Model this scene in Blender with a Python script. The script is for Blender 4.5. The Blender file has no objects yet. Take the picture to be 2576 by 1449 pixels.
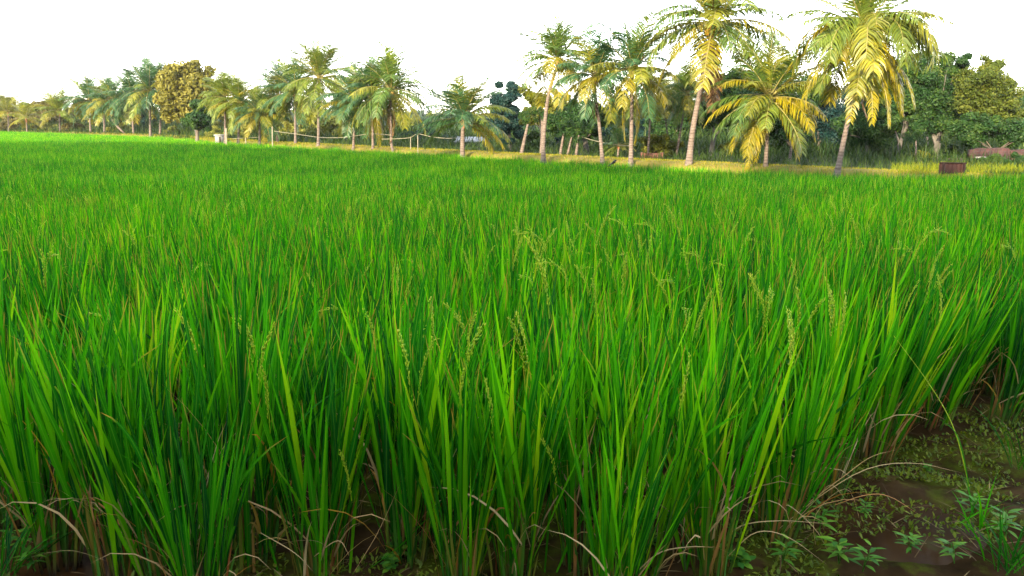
import bpy, math, random
import numpy as np
from mathutils import Vector, Matrix, noise as mnoise

rng = np.random.default_rng(11)
random.seed(5)
R = math.radians
PI = math.pi
sc = bpy.context.scene
COL = sc.collection

# ------------------------------------------------------------------ camera model (photo measured on a 2576 x 1449 grid)
EYE = 1.2
F = 2022.0
HOR = 298.0
PITCH = math.atan((724.5 - HOR) / F)
CP, SP = math.cos(PITCH), math.sin(PITCH)

def ray(X, Y):
    a = (X - 1288.0) / F
    b = -(Y - 724.5) / F
    return Vector((a, CP + b * SP, -SP + b * CP))

def at_dist(X, Y, dist):
    d = ray(X, Y)
    s = dist / d.y
    return Vector((d.x * s, d.y * s, EYE + d.z * s))

def at_z(X, Y, z):
    d = ray(X, Y)
    s = (z - EYE) / d.z
    return Vector((d.x * s, d.y * s, EYE + d.z * s))

DROP = 1.15
def gz(x, y):
    t = min(1.0, max(0.0, (y - 2.2) / 22.0))
    return -DROP * t

def gz_np(x, y):
    return -DROP * np.clip((y - 2.2) / 22.0, 0, 1)

def on_ground(X, Y):
    z = 0.0
    for _ in range(12):
        p = at_z(X, Y, z)
        z = gz(p.x, p.y)
    return p

ZB = -0.42          # top of the far bund
ZF = -0.55          # land beyond the bund

# ------------------------------------------------------------------ helpers
def mesh_np(name, V, faces, mats=(), attrs=None, smooth=False, mat_idx=None):
    """V (N,3); faces = list of (M,k) int arrays"""
    me = bpy.data.meshes.new(name)
    V = np.ascontiguousarray(V, dtype=np.float32)
    me.vertices.add(len(V))
    me.vertices.foreach_set('co', V.ravel())
    faces = [f for f in faces if len(f)]
    loops = np.concatenate([f.ravel() for f in faces]).astype(np.int32)
    counts = np.concatenate([np.full(len(f), f.shape[1], dtype=np.int32) for f in faces])
    starts = np.concatenate([[0], np.cumsum(counts)[:-1]]).astype(np.int32)
    me.loops.add(len(loops))
    me.loops.foreach_set('vertex_index', loops)
    me.polygons.add(len(counts))
    me.polygons.foreach_set('loop_start', starts)
    me.polygons.foreach_set('loop_total', counts)
    if smooth:
        me.polygons.foreach_set('use_smooth', np.ones(len(counts), dtype=bool))
    for m in mats:
        me.materials.append(m)
    if mat_idx is not None:
        me.polygons.foreach_set('material_index', mat_idx.astype(np.int32))
    for k, a in (attrs or {}).items():
        at = me.attributes.new(k, 'FLOAT', 'POINT')
        at.data.foreach_set('value', np.ascontiguousarray(a, dtype=np.float32))
    me.update(calc_edges=True)
    return me

class Geo:
    """collects pieces of geometry with per-vertex attributes tint / run / mid and a material slot"""
    def __init__(self):
        self.V, self.F, self.A, self.M = [], [], [], []
        self.n = 0
    def add(self, V, F, tint=0.5, run=0.0, mid=0.0, mat=0):
        V = np.asarray(V, dtype=float).reshape(-1, 3)
        n = len(V)
        full = lambda a: np.broadcast_to(np.asarray(a, dtype=float), (n,))
        self.V.append(V)
        self.A.append(np.stack([full(tint), full(run), full(mid)], 1))
        for f in (F if isinstance(F, list) else [F]):
            f = np.asarray(f, dtype=np.int64)
            self.F.append(f + self.n)
            self.M.append(np.full(len(f), mat))
        self.n += n
    def mesh(self, name, mats, smooth=False):
        V = np.concatenate(self.V)
        A = np.concatenate(self.A)
        return mesh_np(name, V, self.F, mats, {'tint': A[:, 0], 'run': A[:, 1], 'mid': A[:, 2]}, smooth, np.concatenate(self.M))

def link(name, data, parent=None, loc=None, label=None, cat=None, group=None, kind=None):
    o = bpy.data.objects.new(name, data)
    COL.objects.link(o)
    if parent is not None:
        o.parent = parent
    if loc is not None:
        o.location = loc
    for k, v in (('label', label), ('category', cat), ('group', group), ('kind', kind)):
        if v:
            o[k] = v
    return o

def tube(pts, rads, sides=8, cap=True):
    """tapered tube through world points -> V, [quads, caps]"""
    pts = [Vector(p) for p in pts]
    n = len(pts)
    V = []
    for i, p in enumerate(pts):
        t = (pts[min(i + 1, n - 1)] - pts[max(i - 1, 0)]).normalized()
        ref = Vector((1, 0, 0)) if abs(t.x) < 0.8 else Vector((0, 1, 0))
        u = t.cross(ref).normalized()
        w = t.cross(u)
        for k in range(sides):
            a = 2 * PI * k / sides
            V.append(p + (u * math.cos(a) + w * math.sin(a)) * rads[i])
    Q = []
    for i in range(n - 1):
        for k in range(sides):
            k2 = (k + 1) % sides
            Q.append((i * sides + k, i * sides + k2, (i + 1) * sides + k2, (i + 1) * sides + k))
    fs = [np.array(Q)]
    if cap:
        fs.append(np.array([list(range((n - 1) * sides, n * sides))]))
    return np.array([tuple(v) for v in V]), fs

def spline(P, n):
    """Catmull-Rom through P, n samples"""
    P = [Vector(p) for p in P]
    if len(P) == 2:
        return [P[0].lerp(P[1], i / (n - 1)) for i in range(n)]
    Q = [P[0] * 2 - P[1]] + P + [P[-1] * 2 - P[-2]]
    out = []
    m = len(P) - 1
    for i in range(n):
        s = i / (n - 1) * m
        k = min(int(s), m - 1)
        t = s - k
        a, b, c, d = Q[k], Q[k + 1], Q[k + 2], Q[k + 3]
        out.append(0.5 * ((2 * b) + (c - a) * t + (2 * a - 5 * b + 4 * c - d) * t * t + (3 * b - a - 3 * c + d) * t ** 3))
    return out

# ------------------------------------------------------------------ materials
def new_mat(name):
    m = bpy.data.materials.new(name)
    m.use_nodes = True
    nt = m.node_tree
    nt.nodes.clear()
    return m, nt, nt.nodes, nt.links

def ramp(nodes, stops):
    r = nodes.new('ShaderNodeValToRGB')
    e = r.color_ramp.elements
    while len(e) < len(stops):
        e.new(0.5)
    for el, (p, c) in zip(e, stops):
        el.position = p
        el.color = (*c, 1)
    return r

def leaf_shader(nt, color_socket, trans=0.4, rough=0.5, spec=0.3, tcol=None):
    n, l = nt.nodes, nt.links
    p = n.new('ShaderNodeBsdfPrincipled')
    p.inputs['Roughness'].default_value = rough
    p.inputs['Specular IOR Level'].default_value = spec
    t = n.new('ShaderNodeBsdfTranslucent')
    mx = n.new('ShaderNodeMixShader')
    mx.inputs[0].default_value = trans
    o = n.new('ShaderNodeOutputMaterial')
    l.new(color_socket, p.inputs['Base Color'])
    g = n.new('ShaderNodeMixRGB'); g.blend_type = 'MULTIPLY'; g.inputs[0].default_value = 1
    g.inputs[2].default_value = (*(tcol or (1.25, 1.1, 0.6)), 1)
    l.new(color_socket, g.inputs[1])
    l.new(g.outputs[0], t.inputs['Color'])
    l.new(p.outputs[0], mx.inputs[1]); l.new(t.outputs[0], mx.inputs[2])
    l.new(mx.outputs[0], o.inputs[0])
    return p

def attr(nt, name):
    a = nt.nodes.new('ShaderNodeAttribute')
    a.attribute_name = name
    return a.outputs['Fac']

def math_node(nt, op, a, b=None, clamp=False):
    m = nt.nodes.new('ShaderNodeMath'); m.operation = op; m.use_clamp = clamp
    for i, v in enumerate((a, b)):
        if v is None: continue
        if isinstance(v, (int, float)): m.inputs[i].default_value = v
        else: nt.links.new(v, m.inputs[i])
    return m.outputs[0]

def mix_col(nt, fac, a, b, mode='MIX'):
    m = nt.nodes.new('ShaderNodeMixRGB'); m.blend_type = mode
    for i, v in enumerate((fac, a, b)):
        if isinstance(v, tuple): m.inputs[i].default_value = (*v, 1)
        elif isinstance(v, (int, float)): m.inputs[i].default_value = v
        else: nt.links.new(v, m.inputs[i])
    return m.outputs[0]

def mat_rice():
    m, nt, n, l = new_mat('rice_blade')
    c = ramp(n, [(0.0, (0.003, 0.050, 0.012)), (0.28, (0.008, 0.118, 0.005)), (0.60, (0.036, 0.250, 0.002)), (0.82, (0.115, 0.390, 0.003)), (1.0, (0.25, 0.42, 0.006))])  # wide random blade tones also stand in for sunlit contrast
    oi = n.new('ShaderNodeObjectInfo')
    nz = n.new('ShaderNodeTexNoise'); nz.inputs['Scale'].default_value = 0.45; nz.inputs['Detail'].default_value = 3
    l.new(oi.outputs['Location'], nz.inputs['Vector'])
    field = math_node(nt, 'MULTIPLY', math_node(nt, 'SUBTRACT', nz.outputs['Fac'], 0.5), 0.9)
    v = math_node(nt, 'ADD', math_node(nt, 'MULTIPLY', attr(nt, 'tint'), 0.80), math_node(nt, 'MULTIPLY', oi.outputs['Random'], 0.24))
    v = math_node(nt, 'ADD', math_node(nt, 'SUBTRACT', v, 0.03), field, True)
    l.new(v, c.inputs[0])
    # pale midrib, browned tips on some blades
    rib = math_node(nt, 'LESS_THAN', attr(nt, 'mid'), 0.13)
    col = mix_col(nt, math_node(nt, 'MULTIPLY', rib, 0.35), c.outputs[0], (0.13, 0.36, 0.03))
    tipm = math_node(nt, 'MULTIPLY', math_node(nt, 'SUBTRACT', attr(nt, 'run'), 0.82, True), 6.0, True)
    sel = math_node(nt, 'GREATER_THAN', math_node(nt, 'FRACT', math_node(nt, 'MULTIPLY', attr(nt, 'tint'), 37.0)), 0.70)
    col = mix_col(nt, math_node(nt, 'MULTIPLY', tipm, sel), col, (0.36, 0.22, 0.05))
    leaf_shader(nt, col, 0.45, 0.5, 0.06, (1.3, 1.25, 0.25))
    return m

def mat_attr_ramp(name, stops, trans=0.2, rough=0.6, spec=0.2, key='tint'):
    m, nt, n, l = new_mat(name)
    c = ramp(n, stops)
    l.new(attr(nt, key), c.inputs[0])
    leaf_shader(nt, c.outputs[0], trans, rough, spec)
    return m

def mat_stalk():
    m, nt, n, l = new_mat('rice_stalk')
    a = ramp(n, [(0.0, (0.02, 0.11, 0.01)), (0.45, (0.06, 0.16, 0.012)), (0.7, (0.17, 0.17, 0.02)), (0.85, (0.28, 0.15, 0.04)), (1.0, (0.20, 0.06, 0.015))])
    l.new(attr(nt, 'tint'), a.inputs[0])
    b = ramp(n, [(0.0, (0.03, 0.02, 0.012)), (0.15, (0.075, 0.055, 0.022)), (0.5, (0.11, 0.10, 0.03))])
    l.new(attr(nt, 'run'), b.inputs[0])
    f = ramp(n, [(0.05, (1, 1, 1)), (0.3, (0, 0, 0))]); l.new(attr(nt, 'run'), f.inputs[0])
    col = mix_col(nt, f.outputs[0], a.outputs[0], b.outputs[0])
    leaf_shader(nt, col, 0.15, 0.5, 0.3)
    return m

def mat_frond():
    m, nt, n, l = new_mat('palm_frond')
    oi = n.new('ShaderNodeObjectInfo')
    var = ramp(n, [(0.0, (0.65, 0.75, 0.8)), (0.5, (1, 1, 1)), (1.0, (1.35, 1.25, 0.9))])
    l.new(attr(nt, 'tint'), var.inputs[0])
    col = mix_col(nt, 1.0, oi.outputs['Color'], var.outputs[0], 'MULTIPLY')
    # woody rachis
    col = mix_col(nt, attr(nt, 'mid'), col, (0.30, 0.26, 0.09))
    leaf_shader(nt, col, 0.35, 0.4, 0.4, (1.3, 1.15, 0.5))
    return m

def mat_leaf(name, dark, mid, light, trans=0.3):
    m, nt, n, l = new_mat(name)
    c = ramp(n, [(0.0, dark), (0.55, mid), (1.0, light)])
    l.new(attr(nt, 'tint'), c.inputs[0])
    leaf_shader(nt, c.outputs[0], trans, 0.5, 0.14)
    return m

def mat_bark(name, a, b, ring=0.0, scale=6.0):
    m, nt, n, l = new_mat(name)
    tc = n.new('ShaderNodeTexCoord')
    ns = n.new('ShaderNodeTexNoise'); ns.inputs['Scale'].default_value = scale; ns.inputs['Detail'].default_value = 6
    mp = n.new('ShaderNodeMapping'); mp.inputs['Scale'].default_value = (1, 1, 0.35) if not ring else (1, 1, 2.5)
    l.new(tc.outputs['Object'], mp.inputs[0]); l.new(mp.outputs[0], ns.inputs['Vector'])
    c = ramp(n, [(0.3, a), (0.7, b)]); l.new(ns.outputs['Fac'], c.inputs[0])
    p = n.new('ShaderNodeBsdfPrincipled'); p.inputs['Roughness'].default_value = 0.85
    p.inputs['Specular IOR Level'].default_value = 0.15
    col = c.outputs[0]
    hgt = ns.outputs['Fac']
    if ring:
        w = n.new('ShaderNodeTexWave'); w.bands_direction = 'Z'; w.inputs['Scale'].default_value = ring
        w.inputs['Distortion'].default_value = 2.5; w.inputs['Detail'].default_value = 2
        l.new(tc.outputs['Object'], w.inputs['Vector'])
        r2 = ramp(n, [(0.0, (0.7, 0.66, 0.64)), (0.35, (1, 1, 1))]); l.new(w.outputs['Fac'], r2.inputs[0])
        col = mix_col(nt, 0.8, col, r2.outputs[0], 'MULTIPLY')
        hgt = w.outputs['Fac']
    l.new(col, p.inputs['Base Color'])
    bp = n.new('ShaderNodeBump'); bp.inputs['Strength'].default_value = 0.4; bp.inputs['Distance'].default_value = 0.02
    l.new(hgt, bp.inputs['Height']); l.new(bp.outputs[0], p.inputs['Normal'])
    o = n.new('ShaderNodeOutputMaterial'); l.new(p.outputs[0], o.inputs[0])
    return m

def mat_noise(name, stops, scale=4.0, rough=0.8, spec=0.2, bump=0.3, detail=8, metallic=0.0, stretch=(1, 1, 1)):
    m, nt, n, l = new_mat(name)
    tc = n.new('ShaderNodeTexCoord')
    mp = n.new('ShaderNodeMapping'); mp.inputs['Scale'].default_value = stretch
    ns = n.new('ShaderNodeTexNoise'); ns.inputs['Scale'].default_value = scale; ns.inputs['Detail'].default_value = detail
    l.new(tc.outputs['Object'], mp.inputs[0]); l.new(mp.outputs[0], ns.inputs['Vector'])
    c = ramp(n, stops); l.new(ns.outputs['Fac'], c.inputs[0])
    p = n.new('ShaderNodeBsdfPrincipled'); p.inputs['Roughness'].default_value = rough
    p.inputs['Specular IOR Level'].default_value = spec; p.inputs['Metallic'].default_value = metallic
    l.new(c.outputs[0], p.inputs['Base Color'])
    bp = n.new('ShaderNodeBump'); bp.inputs['Strength'].default_value = bump; bp.inputs['Distance'].default_value = 0.02
    l.new(ns.outputs['Fac'], bp.inputs['Height']); l.new(bp.outputs[0], p.inputs['Normal'])
    o = n.new('ShaderNodeOutputMaterial'); l.new(p.outputs[0], o.inputs[0])
    return m

def mat_ground():
    m, nt, n, l = new_mat('paddy_mud')
    tc = n.new('ShaderNodeTexCoord')
    a = n.new('ShaderNodeTexNoise'); a.inputs['Scale'].default_value = 9; a.inputs['Detail'].default_value = 9
    b = n.new('ShaderNodeTexNoise'); b.inputs['Scale'].default_value = 2.2; b.inputs['Detail'].default_value = 5
    g = n.new('ShaderNodeTexNoise'); g.inputs['Scale'].default_value = 3.4; g.inputs['Detail'].default_value = 11; g.inputs['Roughness'].default_value = 0.72
    for q in (a, b, g): l.new(tc.outputs['Object'], q.inputs['Vector'])
    c = ramp(n, [(0.25, (0.010, 0.006, 0.002)), (0.5, (0.028, 0.016, 0.006)), (0.75, (0.055, 0.034, 0.014))]); l.new(a.outputs['Fac'], c.inputs[0])
    gm = ramp(n, [(0.48, (0, 0, 0)), (0.58, (1, 1, 1))]); l.new(g.outputs['Fac'], gm.inputs[0])
    gc = ramp(n, [(0.3, (0.024, 0.038, 0.003)), (0.7, (0.075, 0.095, 0.006))]); l.new(a.outputs['Fac'], gc.inputs[0])
    col = mix_col(nt, math_node(nt, 'MULTIPLY', gm.outputs[0], 0.8), c.outputs[0], gc.outputs[0])
    # land beyond the bund: dry litter and short grass
    sx = n.new('ShaderNodeSeparateXYZ'); l.new(tc.outputs['Object'], sx.inputs[0])
    far = math_node(nt, 'GREATER_THAN', sx.outputs['Y'], 26.0)
    fc = ramp(n, [(0.3, (0.045, 0.06, 0.015)), (0.7, (0.13, 0.115, 0.045))]); l.new(b.outputs['Fac'], fc.inputs[0])
    col = mix_col(nt, far, col, fc.outputs[0])
    p = n.new('ShaderNodeBsdfPrincipled')
    wr = ramp(n, [(0.35, (0.4, 0.4, 0.4)), (0.6, (0.85, 0.85, 0.85))]); l.new(b.outputs['Fac'], wr.inputs[0])
    l.new(wr.outputs[0], p.inputs['Roughness'])
    p.inputs['Specular IOR Level'].default_value = 0.02
    l.new(col, p.inputs['Base Color'])
    bp = n.new('ShaderNodeBump'); bp.inputs['Strength'].default_value = 0.6; bp.inputs['Distance'].default_value = 0.02
    l.new(a.outputs['Fac'], bp.inputs['Height']); l.new(bp.outputs[0], p.inputs['Normal'])
    o = n.new('ShaderNodeOutputMaterial'); l.new(p.outputs[0], o.inputs[0])
    return m

M_RICE = mat_rice()
M_STALK = mat_stalk()
M_DRY = mat_attr_ramp('dry_blade', [(0.0, (0.30, 0.20, 0.09)), (0.4, (0.46, 0.34, 0.17)), (0.7, (0.38, 0.15, 0.03)), (0.85, (0.42, 0.26, 0.02)), (1.0, (0.55, 0.45, 0.28))], 0.25, 0.6, 0.2)
M_LITTER = mat_attr_ramp('straw_litter', [(0.0, (0.05, 0.03, 0.015)), (0.5, (0.12, 0.08, 0.035)), (1.0, (0.24, 0.18, 0.08))], 0.1, 0.7, 0.1)
M_GRAIN = mat_attr_ramp('rice_grain', [(0.0, (0.18, 0.38, 0.006)), (0.5, (0.36, 0.52, 0.01)), (1.0, (0.54, 0.60, 0.035))], 0.25, 0.5, 0.3)
M_FROND = mat_frond()
M_PALMBARK = mat_bark('palm_bark', (0.085, 0.068, 0.059), (0.165, 0.134, 0.118), ring=3.2, scale=5)
M_GREYBARK = mat_bark('grey_bark', (0.055, 0.052, 0.046), (0.115, 0.108, 0.096), scale=4)
M_DARKBARK = mat_bark('dark_bark', (0.06, 0.05, 0.04), (0.14, 0.12, 0.10), scale=4)
M_NUT = mat_noise('coconut_husk', [(0.3, (0.36, 0.17, 0.03)), (0.7, (0.48, 0.28, 0.06))], 6, 0.5)
M_FIBRE = mat_noise('palm_fibre', [(0.3, (0.16, 0.07, 0.04)), (0.7, (0.33, 0.16, 0.09))], 8, 0.9, stretch=(1, 1, 0.2))
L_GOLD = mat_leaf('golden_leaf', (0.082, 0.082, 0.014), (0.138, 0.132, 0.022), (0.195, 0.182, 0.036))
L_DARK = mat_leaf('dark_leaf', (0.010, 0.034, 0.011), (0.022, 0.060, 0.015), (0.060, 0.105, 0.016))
L_SHADE = mat_leaf('blue_shade_leaf', (0.006, 0.024, 0.026), (0.010, 0.036, 0.035), (0.020, 0.054, 0.040))  # bluish shade put into the leaf colour
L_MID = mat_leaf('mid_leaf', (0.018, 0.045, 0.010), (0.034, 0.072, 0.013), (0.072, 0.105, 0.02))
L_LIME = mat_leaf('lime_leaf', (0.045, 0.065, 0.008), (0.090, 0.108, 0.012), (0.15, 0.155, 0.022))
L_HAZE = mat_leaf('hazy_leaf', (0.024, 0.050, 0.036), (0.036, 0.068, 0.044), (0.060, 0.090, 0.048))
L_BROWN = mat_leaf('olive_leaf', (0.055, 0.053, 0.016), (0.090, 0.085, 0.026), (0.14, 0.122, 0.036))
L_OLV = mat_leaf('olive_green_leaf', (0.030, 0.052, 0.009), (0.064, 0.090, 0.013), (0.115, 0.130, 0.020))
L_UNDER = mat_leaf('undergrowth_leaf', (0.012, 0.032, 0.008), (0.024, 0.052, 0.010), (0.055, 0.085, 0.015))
L_SUN = mat_leaf('sunlit_leaf', (0.085, 0.105, 0.022), (0.150, 0.168, 0.032), (0.22, 0.225, 0.05))  # paler leaf colour stands in for sunlight on the left backdrop
L_WEED = mat_leaf('weed_leaf', (0.030, 0.125, 0.018), (0.065, 0.200, 0.018), (0.13, 0.28, 0.02))
M_BUND = mat_noise('bund_earth', [(0.3, (0.11, 0.10, 0.018)), (0.6, (0.17, 0.14, 0.03)), (0.8, (0.14, 0.145, 0.016))], 1.5, 0.9)
M_BGRASS = mat_attr_ramp('bund_grass', [(0.0, (0.085, 0.130, 0.007)), (0.35, (0.145, 0.165, 0.010)), (0.75, (0.225, 0.190, 0.024)), (1.0, (0.27, 0.22, 0.055))], 0.3, 0.7, 0.1)
M_RUST = mat_noise('rusty_sheet', [(0.3, (0.016, 0.005, 0.004)), (0.6, (0.027, 0.008, 0.006)), (0.8, (0.018, 0.010, 0.006))], 3, 0.75, 0.25)
M_RUST2 = mat_noise('rusty_rib', [(0.3, (0.010, 0.004, 0.0035)), (0.7, (0.018, 0.007, 0.005))], 5, 0.8, 0.2)
M_ROPE = mat_noise('pale_pipe', [(0.3, (0.13, 0.12, 0.085)), (0.7, (0.20, 0.19, 0.135))], 6, 0.5)
M_POST = mat_noise('pale_post', [(0.3, (0.16, 0.145, 0.11)), (0.7, (0.25, 0.225, 0.17))], 5, 0.8)
M_PLASTER = mat_noise('pale_plaster', [(0.3, (0.15, 0.155, 0.16)), (0.7, (0.21, 0.21, 0.21))], 2, 0.9)
M_ROOF = mat_noise('grey_roof', [(0.3, (0.20, 0.21, 0.22)), (0.7, (0.30, 0.31, 0.32))], 3, 0.8)
M_HOLE = mat_noise('dark_doorway', [(0.3, (0.02, 0.02, 0.02)), (0.7, (0.04, 0.035, 0.03))], 3, 0.9)  # near-black colour stands in for the unlit inside of openings
M_BIRD = mat_noise('black_feather', [(0.3, (0.012, 0.012, 0.014)), (0.7, (0.03, 0.03, 0.035))], 20, 0.5)
M_PINK = mat_noise('pink_wall', [(0.3, (0.08, 0.038, 0.028)), (0.7, (0.12, 0.06, 0.045))], 3, 0.9)

def mat_brick():
    m, nt, n, l = new_mat('old_brick')
    tc = n.new('ShaderNodeTexCoord')
    mp = n.new('ShaderNodeMapping'); mp.inputs['Rotation'].default_value = (R(90), 0, 0)
    b = n.new('ShaderNodeTexBrick'); b.inputs['Scale'].default_value = 2.2
    b.inputs['Color1'].default_value = (0.06, 0.017, 0.015, 1); b.inputs['Color2'].default_value = (0.038, 0.015, 0.016, 1)
    b.inputs['Mortar'].default_value = (0.045, 0.032, 0.028, 1)
    ns = n.new('ShaderNodeTexNoise'); ns.inputs['Scale'].default_value = 1.4; ns.inputs['Detail'].default_value = 5
    l.new(tc.outputs['Object'], mp.inputs[0]); l.new(mp.outputs[0], b.inputs['Vector']); l.new(tc.outputs['Object'], ns.inputs['Vector'])
    st = ramp(n, [(0.4, (0.5, 0.45, 0.5)), (0.65, (1.1, 1, 1))]); l.new(ns.outputs['Fac'], st.inputs[0])
    p = n.new('ShaderNodeBsdfPrincipled'); p.inputs['Roughness'].default_value = 0.9
    l.new(mix_col(nt, 1.0, b.outputs['Color'], st.outputs[0], 'MULTIPLY'), p.inputs['Base Color'])
    o = n.new('ShaderNodeOutputMaterial'); l.new(p.outputs[0], o.inputs[0])
    return m
M_BRICK = mat_brick()

# ------------------------------------------------------------------ ground, bund
PUDDLES = ((2290, 1310, 0.22, 0.15), (2130, 1270, 0.12, 0.07), (200, 1425, 0.36, 0.16), (60, 1290, 0.22, 0.13))
def build_ground():
    far = 5.0 + 1495.0 * np.linspace(0, 1, 60)[1:] ** 3.0
    xs = np.concatenate([-far[::-1], np.linspace(-5, 5, 261), far])
    pud = [(on_ground(X, Y), rx, ry) for X, Y, rx, ry in PUDDLES]
    ys = np.concatenate([np.linspace(-60, 1.2, 22)[:-1], np.linspace(1.2, 5, 96)[:-1], 5 + 1495 * (np.linspace(0, 1, 90) ** 3.2)])
    X, Y = np.meshgrid(xs, ys)
    Z = gz_np(X, Y)
    for j in range(X.shape[0]):
        if ys[j] > 9 or ys[j] < 0: continue
        for i in range(X.shape[1]):
            x, y = X[j, i], Y[j, i]
            if abs(x) < 9:
                Z[j, i] += 0.05 * mnoise.noise(Vector((x * 1.7, y * 1.7, 0))) + 0.028 * mnoise.noise(Vector((x * 6, y * 6, 3))) + 0.012 * mnoise.noise(Vector((x * 17, y * 17, 7)))
                for c, rx, ry in pud:
                    q = math.hypot((x - c.x) / rx, (y - c.y) / ry)
                    if q < 1.6:
                        w = min(1, max(0, (1.6 - q) / 0.9)); w = w * w * (3 - 2 * w)
                        Z[j, i] = Z[j, i] * (1 - w) + (gz(x, y) - 0.055 + 0.4 * (Z[j, i] - gz(x, y))) * w
    ny, nx = X.shape
    idx = np.arange(ny * nx).reshape(ny, nx)
    Q = np.stack([idx[:-1, :-1], idx[:-1, 1:], idx[1:, 1:], idx[1:, :-1]], -1).reshape(-1, 4)
    me = mesh_np('ground', np.stack([X, Y, Z], -1).reshape(-1, 3), [Q], [mat_ground()], smooth=True)
    link('ground', me, kind='structure')

BPTS = [at_z(x, y, ZB) for x, y in ((-160, 322.5), (0, 328), (402, 341), (564, 353), (985, 375), (1500, 401), (2105, 430), (2576, 452), (3200, 482), (4200, 530))]
def bund_y(x):
    """y of the bund's front edge at world x"""
    for a, b in zip(BPTS[:-1], BPTS[1:]):
        if a.x <= x <= b.x:
            return a.y + (b.y - a.y) * (x - a.x) / (b.x - a.x)
    return BPTS[0].y if x < BPTS[0].x else BPTS[-1].y

def build_bund():
    P = spline(BPTS, 120)
    prof = [(-0.9, -DROP - 0.05), (-0.25, ZB - 0.08), (0.0, ZB), (0.6, ZB + 0.03), (1.3, ZB + 0.02), (1.8, ZB - 0.03), (2.6, -0.72), (3.0, -0.95)]
    V = []
    for i, p in enumerate(P):
        t = (P[min(i + 1, len(P) - 1)] - P[max(i - 1, 0)]); t.z = 0; t.normalize()
        nrm = Vector((-t.y, t.x, 0))
        if nrm.y < 0: nrm = -nrm
        for a, z in prof:
            q = p + nrm * a
            w = 0.04 * mnoise.noise(Vector((q.x * 0.8, q.y * 0.8, 0)))
            V.append((q.x, q.y, z + w))
    n, k = len(P), len(prof)
    idx = np.arange(n * k).reshape(n, k)
    Q = np.stack([idx[:-1, :-1], idx[1:, :-1], idx[1:, 1:], idx[:-1, 1:]], -1).reshape(-1, 4)
    link('embankment', mesh_np('embankment', np.array(V), [Q], [M_BUND], smooth=True), kind='structure')
    # the land beyond, lower than the bund's top
    V2, Q2 = [], []
    for p in P:
        V2 += [(p.x, p.y + 1.7, ZF), (p.x * 1.6, p.y * 1.6 + 14, ZF - 0.02), (p.x * 14, p.y * 14 + 60, ZF - 0.03)]
    idx = np.arange(len(V2)).reshape(n, 3)
    Q2 = np.stack([idx[:-1, :-1], idx[1:, :-1], idx[1:, 1:], idx[:-1, 1:]], -1).reshape(-1, 4)
    M = mat_noise('grove_floor', [(0.3, (0.006, 0.011, 0.003)), (0.55, (0.013, 0.020, 0.005)), (0.75, (0.030, 0.032, 0.009))], 0.6, 0.95)
    link('land', mesh_np('land', np.array(V2), [Q2], [M]), kind='structure')
    # dry grass on the bund
    N = 60000
    u = rng.random(N) ** 1.0
    seg = np.array([tuple(p) for p in P])
    # distribute along the image rather than the length, so the far end is not over-served
    f = u * (n - 1); i0 = np.clip(f.astype(int), 0, n - 2); fr = (f - i0)[:, None]
    base = seg[i0] * (1 - fr) + seg[i0 + 1] * fr
    tan = seg[i0 + 1] - seg[i0]; tan[:, 2] = 0; tan /= np.linalg.norm(tan, axis=1, keepdims=True)
    nr = np.stack([-tan[:, 1], tan[:, 0], np.zeros(N)], 1); nr *= np.sign(nr[:, 1:2])
    off = rng.uniform(-0.35, 2.1, N)
    base = base + nr * off[:, None]
    base[:, 2] = np.interp(off, [a for a, _ in prof], [z for _, z in prof]) - 0.02
    d = np.clip(base[:, 1] / 26.0, 1, 3)
    g = Geo()
    ribbons(g, base, rng.random(N) * 2 * PI, rng.uniform(0.0, 0.5, N), rng.uniform(0.2, 1.0, N), rng.uniform(0.03, 0.10, N) * (0.8 + 0.25 * d), rng.uniform(0.008, 0.02, N) * d * 1.5, 2, rng.random(N), fold=False)
    link('bund_grass', g.mesh('bund_grass', [M_BGRASS]), kind='stuff', label='short dry yellow grass covering the far bund', cat='grass')

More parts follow.
